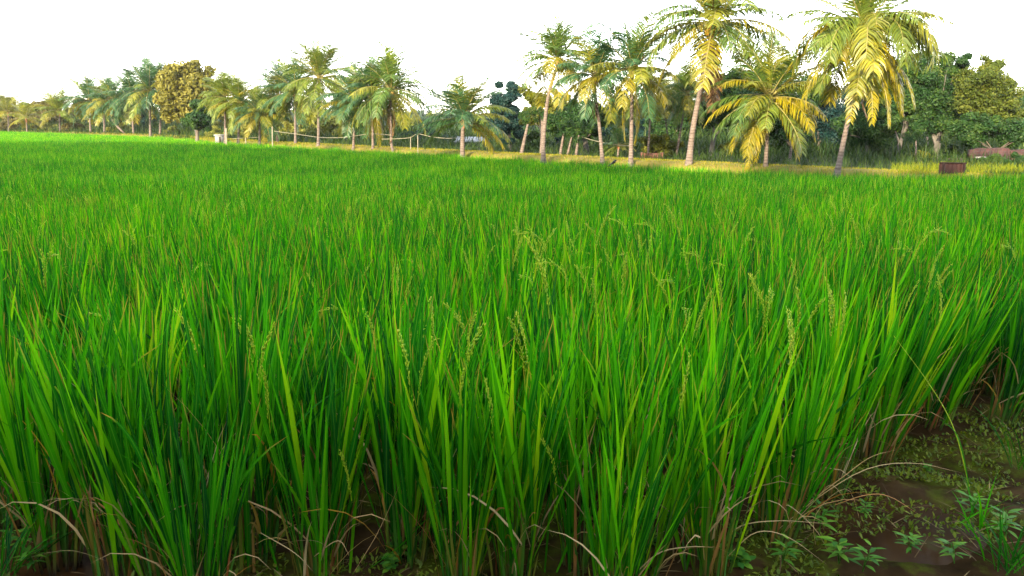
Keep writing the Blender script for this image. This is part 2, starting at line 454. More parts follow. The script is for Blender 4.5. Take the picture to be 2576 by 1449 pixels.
# ------------------------------------------------------------------ blades
def ribbons(g, base, phi, th0, bend, length, width, S, tint, fold=True, twist=None, mat=0, taper=1.7, narrow=0.35, run0=0.0, power=1.6, rise=2.2):
    """many grass-like ribbons at once. th0 angle from vertical, bend total extra angle"""
    base = np.asarray(base, float); L = len(base)
    if L == 0: return
    s = np.linspace(0, 1, S + 1)
    th = th0[:, None] + bend[:, None] * s[None] ** power
    thm = 0.5 * (th[:, 1:] + th[:, :-1])
    ds = (length / S)[:, None]
    h = np.concatenate([np.zeros((L, 1)), np.cumsum(np.sin(thm) * ds, 1)], 1)
    v = np.concatenate([np.zeros((L, 1)), np.cumsum(np.cos(thm) * ds, 1)], 1)
    c, sn = np.cos(phi)[:, None], np.sin(phi)[:, None]
    C = np.stack([base[:, 0:1] + h * c, base[:, 1:2] + h * sn, base[:, 2:3] + v], -1)
    T = np.stack([np.sin(th) * c, np.sin(th) * sn, np.cos(th)], -1)
    W0 = np.stack([-sn + 0 * th, c + 0 * th, 0 * th], -1)
    N0 = np.cross(T, W0)
    if twist is None: twist = np.zeros(L)
    tw = (twist[:, None] * (0.4 + 0.6 * s[None]))[..., None]
    W = W0 * np.cos(tw) + N0 * np.sin(tw)
    N = -W0 * np.sin(tw) + N0 * np.cos(tw)
    pr = np.minimum(1, narrow + rise * s) * (1 - s ** taper)
    pr[-1] = 0.03
    w = (width[:, None] * 0.5 * pr[None])[..., None]
    if fold:
        V = np.stack([C - W * w, C - N * w * 0.35, C + W * w], 2)       # L,S+1,3,3
        k = 3
        mid = np.array([1, 0, 1.0])
    else:
        V = np.stack([C - W * w, C + W * w], 2)
        k = 2
        mid = np.array([1, 1.0])
    idx = np.arange(L * (S + 1) * k).reshape(L, S + 1, k)
    Q = np.stack([idx[:, :-1, :-1], idx[:, :-1, 1:], idx[:, 1:, 1:], idx[:, 1:, :-1]], -1).reshape(-1, 4)
    sh = (L, S + 1, k)
    g.add(V.reshape(-1, 3), Q, np.broadcast_to(tint[:, None, None], sh).ravel(), np.broadcast_to((run0 + (1 - run0) * s)[None, :, None], sh).ravel(), np.broadcast_to(mid, sh).ravel(), mat)

def make_tillers(n, r=0.05, lean=(0.0, 0.17)):
    a = rng.random(n) * 2 * PI
    rad = r * np.sqrt(rng.random(n))
    base = np.stack([rad * np.cos(a), rad * np.sin(a), np.full(n, -0.03)], 1)
    phi = a + rng.normal(0, 0.5, n)
    th = lean[0] + (lean[1] - lean[0]) * np.clip(rad / r + rng.normal(0, 0.2, n), 0, 1.3)
    return base, phi, th

def clump_geo(ntil=15, nl=4, S=7, H=0.74, fold=True, wide=1.0, r=0.05, lean=(0.0, 0.17), stalk_sides=3, out=None):
    """returns Geo for leaves, Geo for stalks, Geo for dry leaves"""
    gl, gs, gd = out or (Geo(), Geo(), Geo())
    base, phi, th = make_tillers(ntil, r, lean)
    hs = rng.uniform(0.16, 0.32, ntil) * H / 0.74
    bend = rng.uniform(0.0, 0.08, ntil)
    D = np.stack([np.sin(th) * np.cos(phi), np.sin(th) * np.sin(phi), np.cos(th)], 1)
    # stalks: crossed narrow ribbons
    tt = rng.random(ntil) ** 1.3
    for tw in (0.0, PI / 2):
        ribbons(gs, base, phi, th, bend, hs * 1.15, rng.uniform(0.006, 0.010, ntil) * (1 if wide == 1 else 1.5), 4, tt, fold=False, twist=np.full(ntil, tw * 2.5), taper=6, narrow=0.9)
    # more bare sheaths at the foot
    ne = ntil
    ea = rng.random(ne) * 2 * PI; er = r * 1.15 * np.sqrt(rng.random(ne))
    eb = np.stack([er * np.cos(ea), er * np.sin(ea), np.full(ne, -0.03)], 1)
    ribbons(gs, eb, ea + rng.normal(0, 0.5, ne), rng.uniform(0.0, 0.22, ne), rng.uniform(0.0, 0.15, ne), rng.uniform(0.14, 0.30, ne), rng.uniform(0.005, 0.009, ne), 4, rng.random(ne), fold=False, twist=rng.uniform(-1.5, 1.5, ne), taper=6, narrow=0.9)
    # leaves
    B, PH, TH, LN, WD, BD, TW, TI = [], [], [], [], [], [], [], []
    for k in range(nl):
        f = np.clip(rng.uniform(0.1, 1.0, ntil), 0, 1) if k else np.full(ntil, 1.0)
        b = base + D * (hs * f)[:, None]
        out_a = phi + rng.normal(0, 0.9, ntil)
        tilt = th + np.abs(rng.normal(0.07, 0.07, ntil)) * (0.5 if k == 0 else 1.0)
        ln = (rng.uniform(0.34, 0.58, ntil) if k else rng.uniform(0.34, 0.50, ntil)) * H / 0.74
        B.append(b); PH.append(out_a); TH.append(tilt); LN.append(ln)
        BD.append(np.where(rng.random(ntil) < 0.05, rng.uniform(0.4, 1.0, ntil), np.abs(rng.normal(0.07, 0.07, ntil))))
        WD.append(rng.uniform(0.0105, 0.0205, ntil) * wide)
        TW.append(rng.normal(0, 0.9, ntil)); TI.append(np.clip(rng.normal(0.5, 0.30, ntil), 0, 1))
    cat = np.concatenate
    ribbons(gl, cat(B), cat(PH), cat(TH), cat(BD), cat(LN), cat(WD), S, cat(TI), fold=fold, twist=cat(TW), taper=2.1, rise=1.3)
    # withered blades low in the clump
    nd = max(2, int(ntil * 0.8))
    i = rng.integers(0, ntil, nd)
    b = base[i] + D[i] * (hs[i] * rng.uniform(0.15, 0.8, nd))[:, None]
    ribbons(gd, b, phi[i] + rng.normal(0, 1.2, nd), rng.uniform(0.15, 0.7, nd), rng.uniform(0.2, 2.0, nd), rng.uniform(0.14, 0.36, nd), rng.uniform(0.004, 0.009, nd) * wide, 5, rng.random(nd), fold=False, twist=rng.normal(0, 0.8, nd), narrow=0.7)
    return gl, gs, gd

OCT = np.array([(1, 0, 0), (0, 1, 0), (-1, 0, 0), (0, -1, 0), (0, 0, 1), (0, 0, -1)], float)
OCTF = np.array([(0, 1, 4), (1, 2, 4), (2, 3, 4), (3, 0, 4), (1, 0, 5), (2, 1, 5), (3, 2, 5), (0, 3, 5)])
def panicle_geo(g, base, phi, th0, bend, length=0.2, spread=0.25, ngr=9, nbr=8, size=1.0, mat=0):
    S = 12
    s = np.linspace(0, 1, S + 1)
    th = th0 + bend * s ** 1.6
    ds = length / S
    P = [np.array(base, float)]
    T = []
    for i in range(S):
        d = np.array([math.sin(th[i]) * math.cos(phi), math.sin(th[i]) * math.sin(phi), math.cos(th[i])])
        T.append(d); P.append(P[-1] + d * ds)
    T.append(T[-1])
    V, f = tube([tuple(p) for p in P], [0.0014 * size] * len(P), 3)
    g.add(V, f, 0.2, mat=mat)
    for b in range(nbr + 1):
        s0 = 0.18 + 0.74 * b / nbr
        i = int(s0 * S)
        o = P[i]; t = T[i]
        side = rng.normal(0, 1, 3); side -= t * side.dot(t); side /= np.linalg.norm(side)
        sp = spread * rng.uniform(0.3, 1.5)
        d = t + side * sp; d /= np.linalg.norm(d)
        bl = length * (0.42 - 0.25 * abs(s0 - 0.35)) * rng.uniform(0.8, 1.2)
        p = o.copy()
        n = ngr
        for k in range(n):
            d = d + np.array([0, 0, -0.035 * spread * 3]); d /= np.linalg.norm(d)
            p = p + d * bl / n
            off = rng.normal(0, 0.0022, 3) * size
            # grain as a slim octahedron along d
            u = np.cross(d, [0.3, 0.9, 0.1]); u /= np.linalg.norm(u); w = np.cross(d, u)
            e = d + off * 60; e /= np.linalg.norm(e)
            G = OCT[:, 0:1] * u * 0.0017 * size + OCT[:, 1:2] * w * 0.0017 * size + OCT[:, 2:3] * e * 0.0056 * size + p + off
            g.add(G, OCTF, rng.random(), mat=mat)

# ------------------------------------------------------------------ rice
FIELD_R = lambda y: 0.87 + 0.95 * (y - 2.2) + 0.16 * min(1, max(0, y - 2.6)) + 0.22 * min(1, max(0, (y - 2.7) / 0.6))
def in_field(x, y):
    if x > FIELD_R(y): return False
    if x < -1.02 and y < 2.14: return False
    if y < 1.93 and (x > 0.72 or -0.34 < x < -0.2 or x < -0.95): return False
    return y > 1.72 and y < bund_y(x) - 0.6

def wind(x, y):
    """lean of the crop (radians) toward +x at the right-hand edge"""
    a = math.atan2(x, y)
    k = min(1.0, max(0.0, (a - 0.14) / 0.36))
    near = max(0.0, min(1.0, (9 - y) / 6))
    return 0.04 * math.sin(x * 0.9 + y * 0.6) + 0.18 * k * near - 0.04 * max(0, min(1, (-a - 0.25) / 0.25)) * near

def build_rice():
    variants = []
    for v in range(9):
        gl, gs, gd = clump_geo(ntil=int(rng.integers(14, 19)), nl=4, S=9, H=rng.uniform(0.70, 0.80), r=0.055, lean=(0.0, 0.15))
        variants.append((gl.mesh('rice_leaves', [M_RICE], True), gs.mesh('rice_stalks', [M_STALK]), gd.mesh('rice_dry_leaves', [M_DRY])))
    pans = []
    for v in range(8):
        g = Geo()
        erect = v % 8 < 5
        panicle_geo(g, (0, 0, 0), 0.0, rng.uniform(0.0, 0.12), rng.uniform(0.1, 0.5) if erect else rng.uniform(1.0, 2.2), rng.uniform(0.16, 0.22), 0.04 if erect else 0.24, ngr=11, nbr=9, size=1.0)
        pans.append(g.mesh('rice_panicle', [M_GRAIN]))
    hero = [(70, 1250), (150, 1395), (300, 1448), (430, 1462), (620, 1420), (800, 1452), (1020, 1405), (1160, 1470), (1300, 1458), (1470, 1425), (1600, 1462), (1780, 1445), (1950, 1345), (2080, 1245), (2200, 1150), (2345, 1075), (2480, 985), (2560, 930)]
    hero_label = [
        'rice clump with bare brown stems standing in the muddy water at the far left edge',
        'rice clump with dark wet stem foot beside the puddle in the bottom left corner',
        'broad-bladed bright green rice clump right of the dark puddle at bottom left',
        'tall fan-shaped rice clump with the widest blades, second from the puddle at bottom left',
        'rice clump half hidden behind the widest fan-shaped clump, with tan withered blades at its foot',
        'upright rice clump with a hanging grain head, left of the bare gap of straw stems',
        'thin rice clump with reddish brown straw stems around a dark gap',
        'front rice clump just right of the dark gap, over low round green weeds',
        'tallest fan of green blades at the bottom centre of the field edge',
        'rice clump with two blades leaning out to the right from the bottom centre',
        'short rice clump over the small dark mud patch right of the bottom centre fan',
        'rice clump with a pile of bleached straw bent over at its foot',
        'rice clump leaning right with tan and orange blades bowing over the mud',
        'rice clump with yellow stems standing in the brown puddle at the right edge',
        'rice clump with a dark wet foot, the third one back along the muddy right edge',
        'rice clump leaning over green mud, fourth back along the muddy right edge',
        'rice clump with straw-coloured broken stems near the top of the bare mud',
        'last rice clump before the right frame edge, above the bare mud']
    spots = []
    for (X, Y), lb in zip(hero, hero_label):
        p = on_ground(X, Y)
        spots.append((p.x, p.y, lb))
    hx = [(a, b) for a, b, _ in spots]
    grid = []
    sp = 0.212
    row, j = 1.76, 0
    while row < 9.0:
        pit = 0.262 if row < 3.3 else sp
        for i in range(-60, 60):
            x = i * pit + (0.5 * pit if j % 2 else 0) + random.uniform(-0.04, 0.04)
            y = row + random.uniform(-0.04, 0.04)
            if not in_field(x, y): continue
            if abs(x) > 0.66 * y + 0.35: continue
            if any((x - a) ** 2 + (y - b) ** 2 < 0.17 ** 2 for a, b in hx): continue
            grid.append((x, y))
        row += pit * 0.92; j += 1
    grid.sort(key=lambda q: math.hypot(q[0], q[1]))
    keep = grid[:300 - len(spots)]
    lim = math.hypot(*keep[-1])
    GL = 'rice clumps nearest the viewer'
    k1 = 'green rice clump crowded among its like just behind the front rows of the paddy'
    roots = []
    for n, (x, y, lb) in enumerate([(a, b, c) for a, b, c in spots] + [(a, b, None) for a, b in keep]):
        v = random.choice(variants) if n >= len(spots) else variants[n % len(variants)]
        root = bpy.data.objects.new('rice_clump', None); COL.objects.link(root)
        root.empty_display_size = 0.05
        root['label'] = lb or k1; root['category'] = 'rice plant'; root['group'] = GL
        s = random.uniform(0.9, 1.08)
        if lb: s *= 1.06
        if y < 2.05 and not lb: s *= random.uniform(0.75, 1.0)
        M = Matrix.Translation((x, y, gz(x, y))) @ Matrix.Rotation(wind(x, y) + random.gauss(0, 0.03), 4, 'Y') @ Matrix.Rotation(random.gauss(0.0, 0.03), 4, 'X') @ Matrix.Rotation(random.uniform(0, 2 * PI), 4, 'Z') @ Matrix.Scale(s, 4)
        root.matrix_world = M
        link('foliage', v[0], root); link('stalks', v[1], root); link('dry_leaves', v[2], root)
        npan = 1 if random.random() < 0.10 else 0
        if 2.7 < y < 5 and x > -0.2 and random.random() < 0.2: npan += 1
        for _ in range(npan):
            a = random.uniform(0, 2 * PI); q = random.uniform(0.02, 0.10)
            po = link('panicle', random.choice(pans), root, (q * math.cos(a), q * math.sin(a), random.uniform(0.44, 0.58)))
            po.rotation_euler = (0, random.uniform(0, 0.25), random.uniform(0, 2 * PI))
            po.scale = [random.uniform(0.85, 1.2)] * 3
        roots.append((x, y, root, M))
    build_stray(roots)
    HP = [(650, 990, 'e'), (655, 960, 'e'), (640, 940, 'a'), (1325, 960, 'e'), (1330, 940, 'e'), (1042, 1050, 'e'), (1050, 1020, 'e'), (1245, 1130, 'e'), (885, 1260, 'e'), (1545, 720, 'e'), (1552, 740, 'e'), (1530, 720, 'a'), (1480, 760, 'a'), (1740, 860, 'e'), (1750, 850, 'e'), (1915, 860, 'e'), (1930, 850, 'e'), (1905, 820, 'a'), (1925, 830, 'a'), (1985, 960, 'e'), (1992, 930, 'e'), (2000, 880, 'e'), (2085, 880, 'a'), (2100, 860, 'a'), (2110, 870, 'a'), (2015, 860, 'e'), (1705, 1060, 'e'), (905, 740, 'e'), (985, 760, 'a'), (1000, 780, 'e'), (1015, 800, 'e'), (950, 930, 'e'), (1185, 720, 'a'), (1210, 700, 'a'), (1810, 830, 'e'), (1370, 740, 'e'), (1380, 720, 'a'), (1435, 650, 'e'), (1300, 640, 'e'), (1645, 680, 'e'), (1620, 700, 'a'), (2175, 680, 'e'), (2190, 690, 'e'), (2325, 760, 'e'), (2340, 740, 'a'), (2360, 830, 'e'), (800, 780, 'e'), (190, 670, 'e'), (360, 660, 'e'), (400, 620, 'a'), (410, 610, 'e'), (680, 1090, 'e'), (1170, 920, 'e'), (1190, 900, 'e'), (1090, 900, 'e'), (520, 960, 'e'), (1700, 760, 'a'), (1690, 800, 'e'), (2270, 800, 'e'), (1860, 790, 'e'), (1500, 830, 'e'), (1400, 1240, 'e'), (480, 720, 'a'), (70, 760, 'e')]
    for X, Y, kd in HP:
        d = 1.9
        for _ in range(25):
            p = at_dist(X, Y, d); h = p.z - gz(p.x, p.y)
            if h < 0.50: break
            d += 0.12
        p = at_dist(X, Y, max(1.9, d - 0.10))
        x, y, root, M = min(roots, key=lambda q: (q[0] - p.x) ** 2 + (q[1] - p.y) ** 2)
        q = M.inverted() @ p
        po = link('panicle', random.choice(pans[:5] if kd == 'e' or random.random() < 0.75 else pans[5:]), root, q)
        po.rotation_euler = (0, random.uniform(0, 0.2), random.uniform(0, 6.28)); po.scale = [random.uniform(0.72, 0.98)] * 3

    # the rest of the crop: one mass, instanced on points
    src = bpy.data.collections.new('rice_crop_sources')
    names = []
    def add_src(nm, g, mats):
        o = bpy.data.objects.new(nm, g.mesh(nm, mats, True)); src.objects.link(o); names.append(nm)
    def merged(*gs):
        out = Geo()
        for mi, g in enumerate(gs):
            if not g.V: continue
            off = out.n
            for V, A in zip(g.V, g.A):
                out.V.append(V); out.A.append(A)
            for f, m in zip(g.F, g.M):
                out.F.append(f + off); out.M.append(np.full(len(f), mi))
            out.n += g.n
        return out
    NM, NF = 7, 6
    for v in range(NM):
        gl, gs, gd = clump_geo(ntil=14, nl=4, S=5, H=rng.uniform(0.70, 0.80), wide=1.0)
        gp = Geo()
        for _ in range((0, 0, 1, 0, 0, 0, 0)[v]):
            a = rng.random() * 2 * PI
            er = rng.random() < 0.6
            panicle_geo(gp, (0.07 * math.cos(a), 0.07 * math.sin(a), rng.uniform(0.48, 0.6)), a, rng.uniform(0, 0.2), rng.uniform(0.1, 0.5) if er else rng.uniform(1.0, 2.2), 0.2, 0.13 if er else 0.4, ngr=6, nbr=6, size=1.1)
        add_src('crop_mid_%02d' % v, merged(gl, gs, gd, gp), [M_RICE, M_STALK, M_DRY, M_GRAIN])
    for v in range(NF):
        # a patch of crop about 0.62 m across
        gl, gd, gp = Geo(), Geo(), Geo()
        n = 210
        b = np.stack([rng.uniform(-0.33, 0.33, n), rng.uniform(-0.33, 0.33, n), rng.uniform(0.0, 0.36, n)], 1)
        ribbons(gl, b, rng.random(n) * 2 * PI, np.abs(rng.normal(0.12, 0.12, n)), np.abs(rng.normal(0.15, 0.2, n)), rng.uniform(0.32, 0.52, n), rng.uniform(0.012, 0.019, n), 3, np.clip(rng.normal(0.5, 0.32, n), 0, 1), fold=False, twist=rng.normal(0, 0.9, n))
        n = 7
        b = np.stack([rng.uniform(-0.33, 0.33, n), rng.uniform(-0.33, 0.33, n), rng.uniform(0.42, 0.56, n)], 1)
        ribbons(gp, b, rng.random(n) * 2 * PI, rng.uniform(0, 0.25, n), rng.uniform(0.0, 0.6, n), rng.uniform(0.16, 0.26, n), rng.uniform(0.007, 0.012, n), 3, rng.random(n), fold=False, narrow=0.7)
        add_src('crop_patch_%02d' % v, merged(gl, Geo(), gd, gp), [M_RICE, M_STALK, M_DRY, M_GRAIN])
    pts, rot, scl, idx = [], [], [], []
    MIDMAX = 13.0
    for x, y in grid[300 - len(spots):]:
        if y > MIDMAX: continue
        pts.append((x, y, gz(x, y))); rot.append((random.gauss(0, 0.04), wind(x, y) + random.gauss(0, 0.03), random.uniform(0, 2 * PI))); scl.append(random.uniform(0.88, 1.08)); idx.append(random.randrange(NM))
    y = row
    j = 0
    while y < MIDMAX:
        w = 0.70 * y + 1.0
        for i in range(int(-w / sp) - 1, int(w / sp) + 2):
            x = i * sp + (0.5 * sp if j % 2 else 0) + random.uniform(-0.05, 0.05)
            yy = y + random.uniform(-0.05, 0.05)
            if not in_field(x, yy): continue
            pts.append((x, yy, gz(x, yy))); rot.append((random.gauss(0, 0.04), wind(x, yy) + random.gauss(0, 0.03), random.uniform(0, 2 * PI))); scl.append(random.uniform(0.86, 1.06)); idx.append(random.randrange(NM))
        y += sp * 0.9; j += 1
    # sides of the near crop, outside the frame but in reach of a side step
    for yy in np.arange(2.1, 9.5, sp):
        for xx in np.arange(-10, 10, sp):
            if in_field(xx, yy) and 0.66 * yy + 0.35 <= abs(xx) < 0.66 * yy + 2.2:
                pts.append((xx, yy, gz(xx, yy))); rot.append((0, wind(xx, yy), random.uniform(0, 2 * PI))); scl.append(random.uniform(0.9, 1.05)); idx.append(random.randrange(NM))
    y = MIDMAX
    step = 0.5
    while y < 120:
        w = 0.70 * y + 2.0
        for i in range(int(-w / step) - 1, int(w / step) + 2):
            x = i * step + random.uniform(-0.12, 0.12); yy = y + random.uniform(-0.12, 0.12)
            if not in_field(x, yy): continue
            s = random.uniform(0.80, 1.10)
            pts.append((x, yy, gz(x, yy) - (0.0 if yy < 22 else 0.02))); rot.append((random.gauss(0, 0.03), random.gauss(0, 0.03) + wind(x, yy), random.uniform(0, 2 * PI))); scl.append(s); idx.append(NM + random.randrange(NF))
        y += step
        if y > 40: step = 0.6
    R2 = random.Random(3)
    for yy in np.arange(5.0, 128.0, 0.55):          # the crop goes on past the left frame edge
        lo, hi = -1.15 * yy - 5, -(0.70 * yy + 1.0 + (1.0 if yy >= MIDMAX else 0.0))
        if 5.0 <= yy < 9.5: hi -= 0.9
        for xx in np.arange(lo, hi, 0.55):
            x, y2 = xx + R2.uniform(-0.12, 0.12), yy + R2.uniform(-0.12, 0.12)
            if in_field(x, y2):
                pts.append((x, y2, gz(x, y2))); rot.append((0, 0, R2.uniform(0, 2 * PI))); scl.append(R2.uniform(0.85, 1.08)); idx.append(NM + R2.randrange(NF))
    print('crop instances', len(pts), 'individual radius', lim)
    me = bpy.data.meshes.new('rice_crop')
    me.vertices.add(len(pts)); me.vertices.foreach_set('co', np.array(pts, dtype=np.float32).ravel())
    a = me.attributes.new('rot', 'FLOAT_VECTOR', 'POINT'); a.data.foreach_set('vector', np.array(rot, dtype=np.float32).ravel())
    a = me.attributes.new('scl', 'FLOAT', 'POINT'); a.data.foreach_set('value', np.array(scl, dtype=np.float32))
    a = me.attributes.new('idx', 'INT', 'POINT'); a.data.foreach_set('value', np.array(idx, dtype=np.int32))
    o = link('rice_crop', me, kind='stuff', label='dense green rice crop filling the paddy back to the bund', cat='rice crop')
    ng = bpy.data.node_groups.new('crop_instancer', 'GeometryNodeTree')
    ng.interface.new_socket('Geometry', in_out='INPUT', socket_type='NodeSocketGeometry')
    ng.interface.new_socket('Geometry', in_out='OUTPUT', socket_type='NodeSocketGeometry')
    N, Lk = ng.nodes, ng.links
    gi = N.new('NodeGroupInput'); go = N.new('NodeGroupOutput')
    ci = N.new('GeometryNodeCollectionInfo'); ci.inputs['Collection'].default_value = src
    ci.inputs['Separate Children'].default_value = True; ci.inputs['Reset Children'].default_value = True
    ip = N.new('GeometryNodeInstanceOnPoints'); ip.inputs['Pick Instance'].default_value = True
    def named(nm, ty):
        q = N.new('GeometryNodeInputNamedAttribute'); q.data_type = ty; q.inputs['Name'].default_value = nm
        return [s for s in q.outputs if s.enabled and s.name == 'Attribute'][0]
    er = N.new('FunctionNodeEulerToRotation')
    Lk.new(gi.outputs[0], ip.inputs['Points']); Lk.new(ci.outputs[0], ip.inputs['Instance'])
    Lk.new(named('idx', 'INT'), ip.inputs['Instance Index'])
    Lk.new(named('rot', 'FLOAT_VECTOR'), er.inputs[0]); Lk.new(er.outputs[0], ip.inputs['Rotation'])
    Lk.new(named('scl', 'FLOAT'), ip.inputs['Scale'])
    Lk.new(ip.outputs[0], go.inputs[0])
    md = o.modifiers.new('crop', 'NODES'); md.node_group = ng

def path_blade(P, w, S=14, mat_tint=0.3):
    """flat blade along world points P, width w, tapering"""
    pts = spline(P, S + 1)
    V = []
    for i, p in enumerate(pts):
        t = (pts[min(i + 1, S)] - pts[max(i - 1, 0)]).normalized()
        side = t.cross(Vector((0.15, -0.6, 0.78))).normalized()
        s = i / S
        k = min(1, 0.5 + 2 * s) * (1 - s ** 2.2) + 0.04
        V += [p - side * w * k * 0.5, p + side * w * k * 0.5]
    idx = np.arange(2 * (S + 1)).reshape(-1, 2)
    Q = np.stack([idx[:-1, 0], idx[:-1, 1], idx[1:, 1], idx[1:, 0]], -1)
    g = Geo(); g.add(np.array([tuple(v) for v in V]), Q, mat_tint, np.repeat(np.linspace(0, 1, S + 1), 2), 1.0)
    return g

def build_stray(roots):
    """bowed dry straws and leaning blades that hang out of the front clumps"""
    # (pixel path, forward distance at each point, width, tint, material, name)
    S = [
        ([(20, 1425), (90, 1398), (180, 1385), (270, 1412)], 2.02, 0.009, 0.35, M_DRY, 'dry_leaf'),
        ([(300, 1320), (200, 1262), (110, 1262), (50, 1330)], 2.15, 0.005, 0.4, M_DRY, 'dry_leaf'),
        ([(215, 1290), (160, 1200), (80, 1085), (30, 1035)], 2.2, 0.009, 0.84, M_DRY, 'dry_leaf'),
        ([(640, 1395), (720, 1365), (790, 1360), (830, 1380)], 2.05, 0.005, 0.4, M_DRY, 'dry_leaf'),
        ([(655, 1340), (740, 1390), (790, 1440)], 2.03, 0.005, 0.3, M_DRY, 'dry_leaf'),
        ([(790, 1400), (850, 1360), (880, 1400)], 2.05, 0.006, 0.45, M_DRY, 'dry_leaf'),
        ([(890, 1440), (950, 1340), (1010, 1210)], 2.05, 0.005, 0.5, M_DRY, 'dry_leaf'),
        ([(930, 1430), (1010, 1370), (1080, 1300), (1190, 1220)], 2.02, 0.019, 0.62, M_RICE, 'leaning_leaf'),
        ([(1190, 1348), (1250, 1390), (1300, 1445)], 2.02, 0.008, 0.34, M_DRY, 'dry_leaf'),
        ([(1480, 1400), (1560, 1250), (1650, 1150), (1750, 1065)], 2.1, 0.020, 0.7, M_RICE, 'leaning_leaf'),
        ([(1490, 1400), (1570, 1280), (1640, 1200), (1700, 1130)], 2.1, 0.020, 0.5, M_RICE, 'leaning_leaf'),
        ([(1400, 1440), (1450, 1330), (1520, 1240), (1600, 1160)], 2.05, 0.014, 0.6, M_RICE, 'leaning_leaf'),
        ([(1640, 1285), (1740, 1285), (1820, 1320), (1900, 1370)], 2.1, 0.009, 0.05, M_RICE, 'leaning_leaf'),
        ([(1800, 1385), (1860, 1325), (1960, 1310), (2090, 1318)], 2.15, 0.007, 0.3, M_DRY, 'dry_leaf'),
        ([(1830, 1400), (1900, 1340), (1980, 1350), (2080, 1420)], 2.12, 0.006, 0.35, M_DRY, 'dry_leaf'),
        ([(1960, 1330), (2060, 1250), (2180, 1180), (2300, 1165), (2420, 1190)], 2.3, 0.008, 0.42, M_DRY, 'dry_leaf'),
        ([(2020, 1275), (2120, 1200), (2190, 1150), (2260, 1130)], 2.4, 0.008, 0.5, M_DRY, 'dry_leaf'),
        ([(1980, 1330), (2050, 1260), (2090, 1220), (2130, 1260)], 2.3, 0.007, 0.3, M_DRY, 'dry_leaf'),
        ([(2100, 1270), (2180, 1245), (2240, 1250), (2320, 1300)], 2.4, 0.008, 0.62, M_DRY, 'dry_leaf'),
        ([(2060, 1420), (2050, 1300), (2130, 1230), (2170, 1330)], 2.3, 0.004, 0.4, M_DRY, 'dry_leaf'),
        ([(1990, 1330), (1980, 1270), (2050, 1330), (2090, 1400)], 2.25, 0.005, 0.4, M_DRY, 'dry_leaf'),
        ([(1600, 1440), (1660, 1390), (1740, 1375), (1800, 1378)], 2.03, 0.008, 0.36, M_DRY, 'dry_leaf'),
        ([(1820, 1290), (1950, 1130), (2100, 1040), (2230, 900)], 2.35, 0.018, 0.12, M_RICE, 'leaning_leaf'),
        ([(1960, 1230), (2060, 1120), (2160, 1080), (2320, 1000)], 2.5, 0.017, 0.55, M_RICE, 'leaning_leaf'),
        ([(2060, 1160), (2150, 1040), (2230, 960), (2330, 870)], 2.8, 0.017, 0.25, M_RICE, 'leaning_leaf'),
        ([(2110, 1200), (2150, 1090), (2190, 1010), (2240, 930)], 2.7, 0.011, 0.84, M_DRY, 'dry_leaf'),
        ([(2160, 1180), (2210, 1060), (2250, 1000), (2270, 980)], 2.7, 0.011, 0.8, M_DRY, 'dry_leaf'),
        ([(500, 1330), (520, 1220), (545, 1120), (570, 1060)], 2.05, 0.008, 1.0, M_DRY, 'dry_leaf'),
        ([(560, 1300), (600, 1230), (640, 1160)], 2.05, 0.008, 0.98, M_DRY, 'dry_leaf'),
        ([(160, 1290), (130, 1190), (100, 1120)], 2.2, 0.011, 0.82, M_DRY, 'dry_leaf'),
        ([(420, 1400), (395, 1310), (365, 1230)], 2.0, 0.016, 0.9, M_RICE, 'leaning_leaf'),
        ([(300, 1440), (230, 1200), (170, 1040), (140, 960)], 2.05, 0.021, 0.8, M_RICE, 'leaning_leaf'),
        ([(395, 1440), (380, 1260), (345, 1130), (320, 1060)], 2.0, 0.019, 0.85, M_RICE, 'leaning_leaf'),
        ([(700, 1440), (660, 1300), (630, 1180)], 2.05, 0.012, 0.6, M_RICE, 'leaning_leaf'),
        ([(1370, 1440), (1395, 1150), (1420, 950), (1450, 760)], 2.05, 0.020, 0.7, M_RICE, 'leaning_leaf'),
        ([(880, 1440), (900, 1200), (925, 1000), (945, 800)], 2.05, 0.018, 0.75, M_RICE, 'leaning_leaf'),
    ]
    for path, dist, w, ti, mat, nm in S:
        n = len(path)
        P = []
        for i, (X, Y) in enumerate(path):
            P.append(at_dist(X, Y, dist - (0.16 if nm == 'dry_leaf' else 0.10) + 0.12 * i / (n - 1) * (1 if nm == 'leaning_leaf' else -0.4)))
        b = P[0]
        x, y, root, M = min(roots, key=lambda q: (q[0] - b.x) ** 2 + (q[1] - b.y) ** 2)
        inv = M.inverted()
        g = path_blade([inv @ p for p in P], w * (0.42 if nm == 'dry_leaf' else 0.72) / M.median_scale, mat_tint=ti)
        link(nm, g.mesh(nm, [mat]), root)

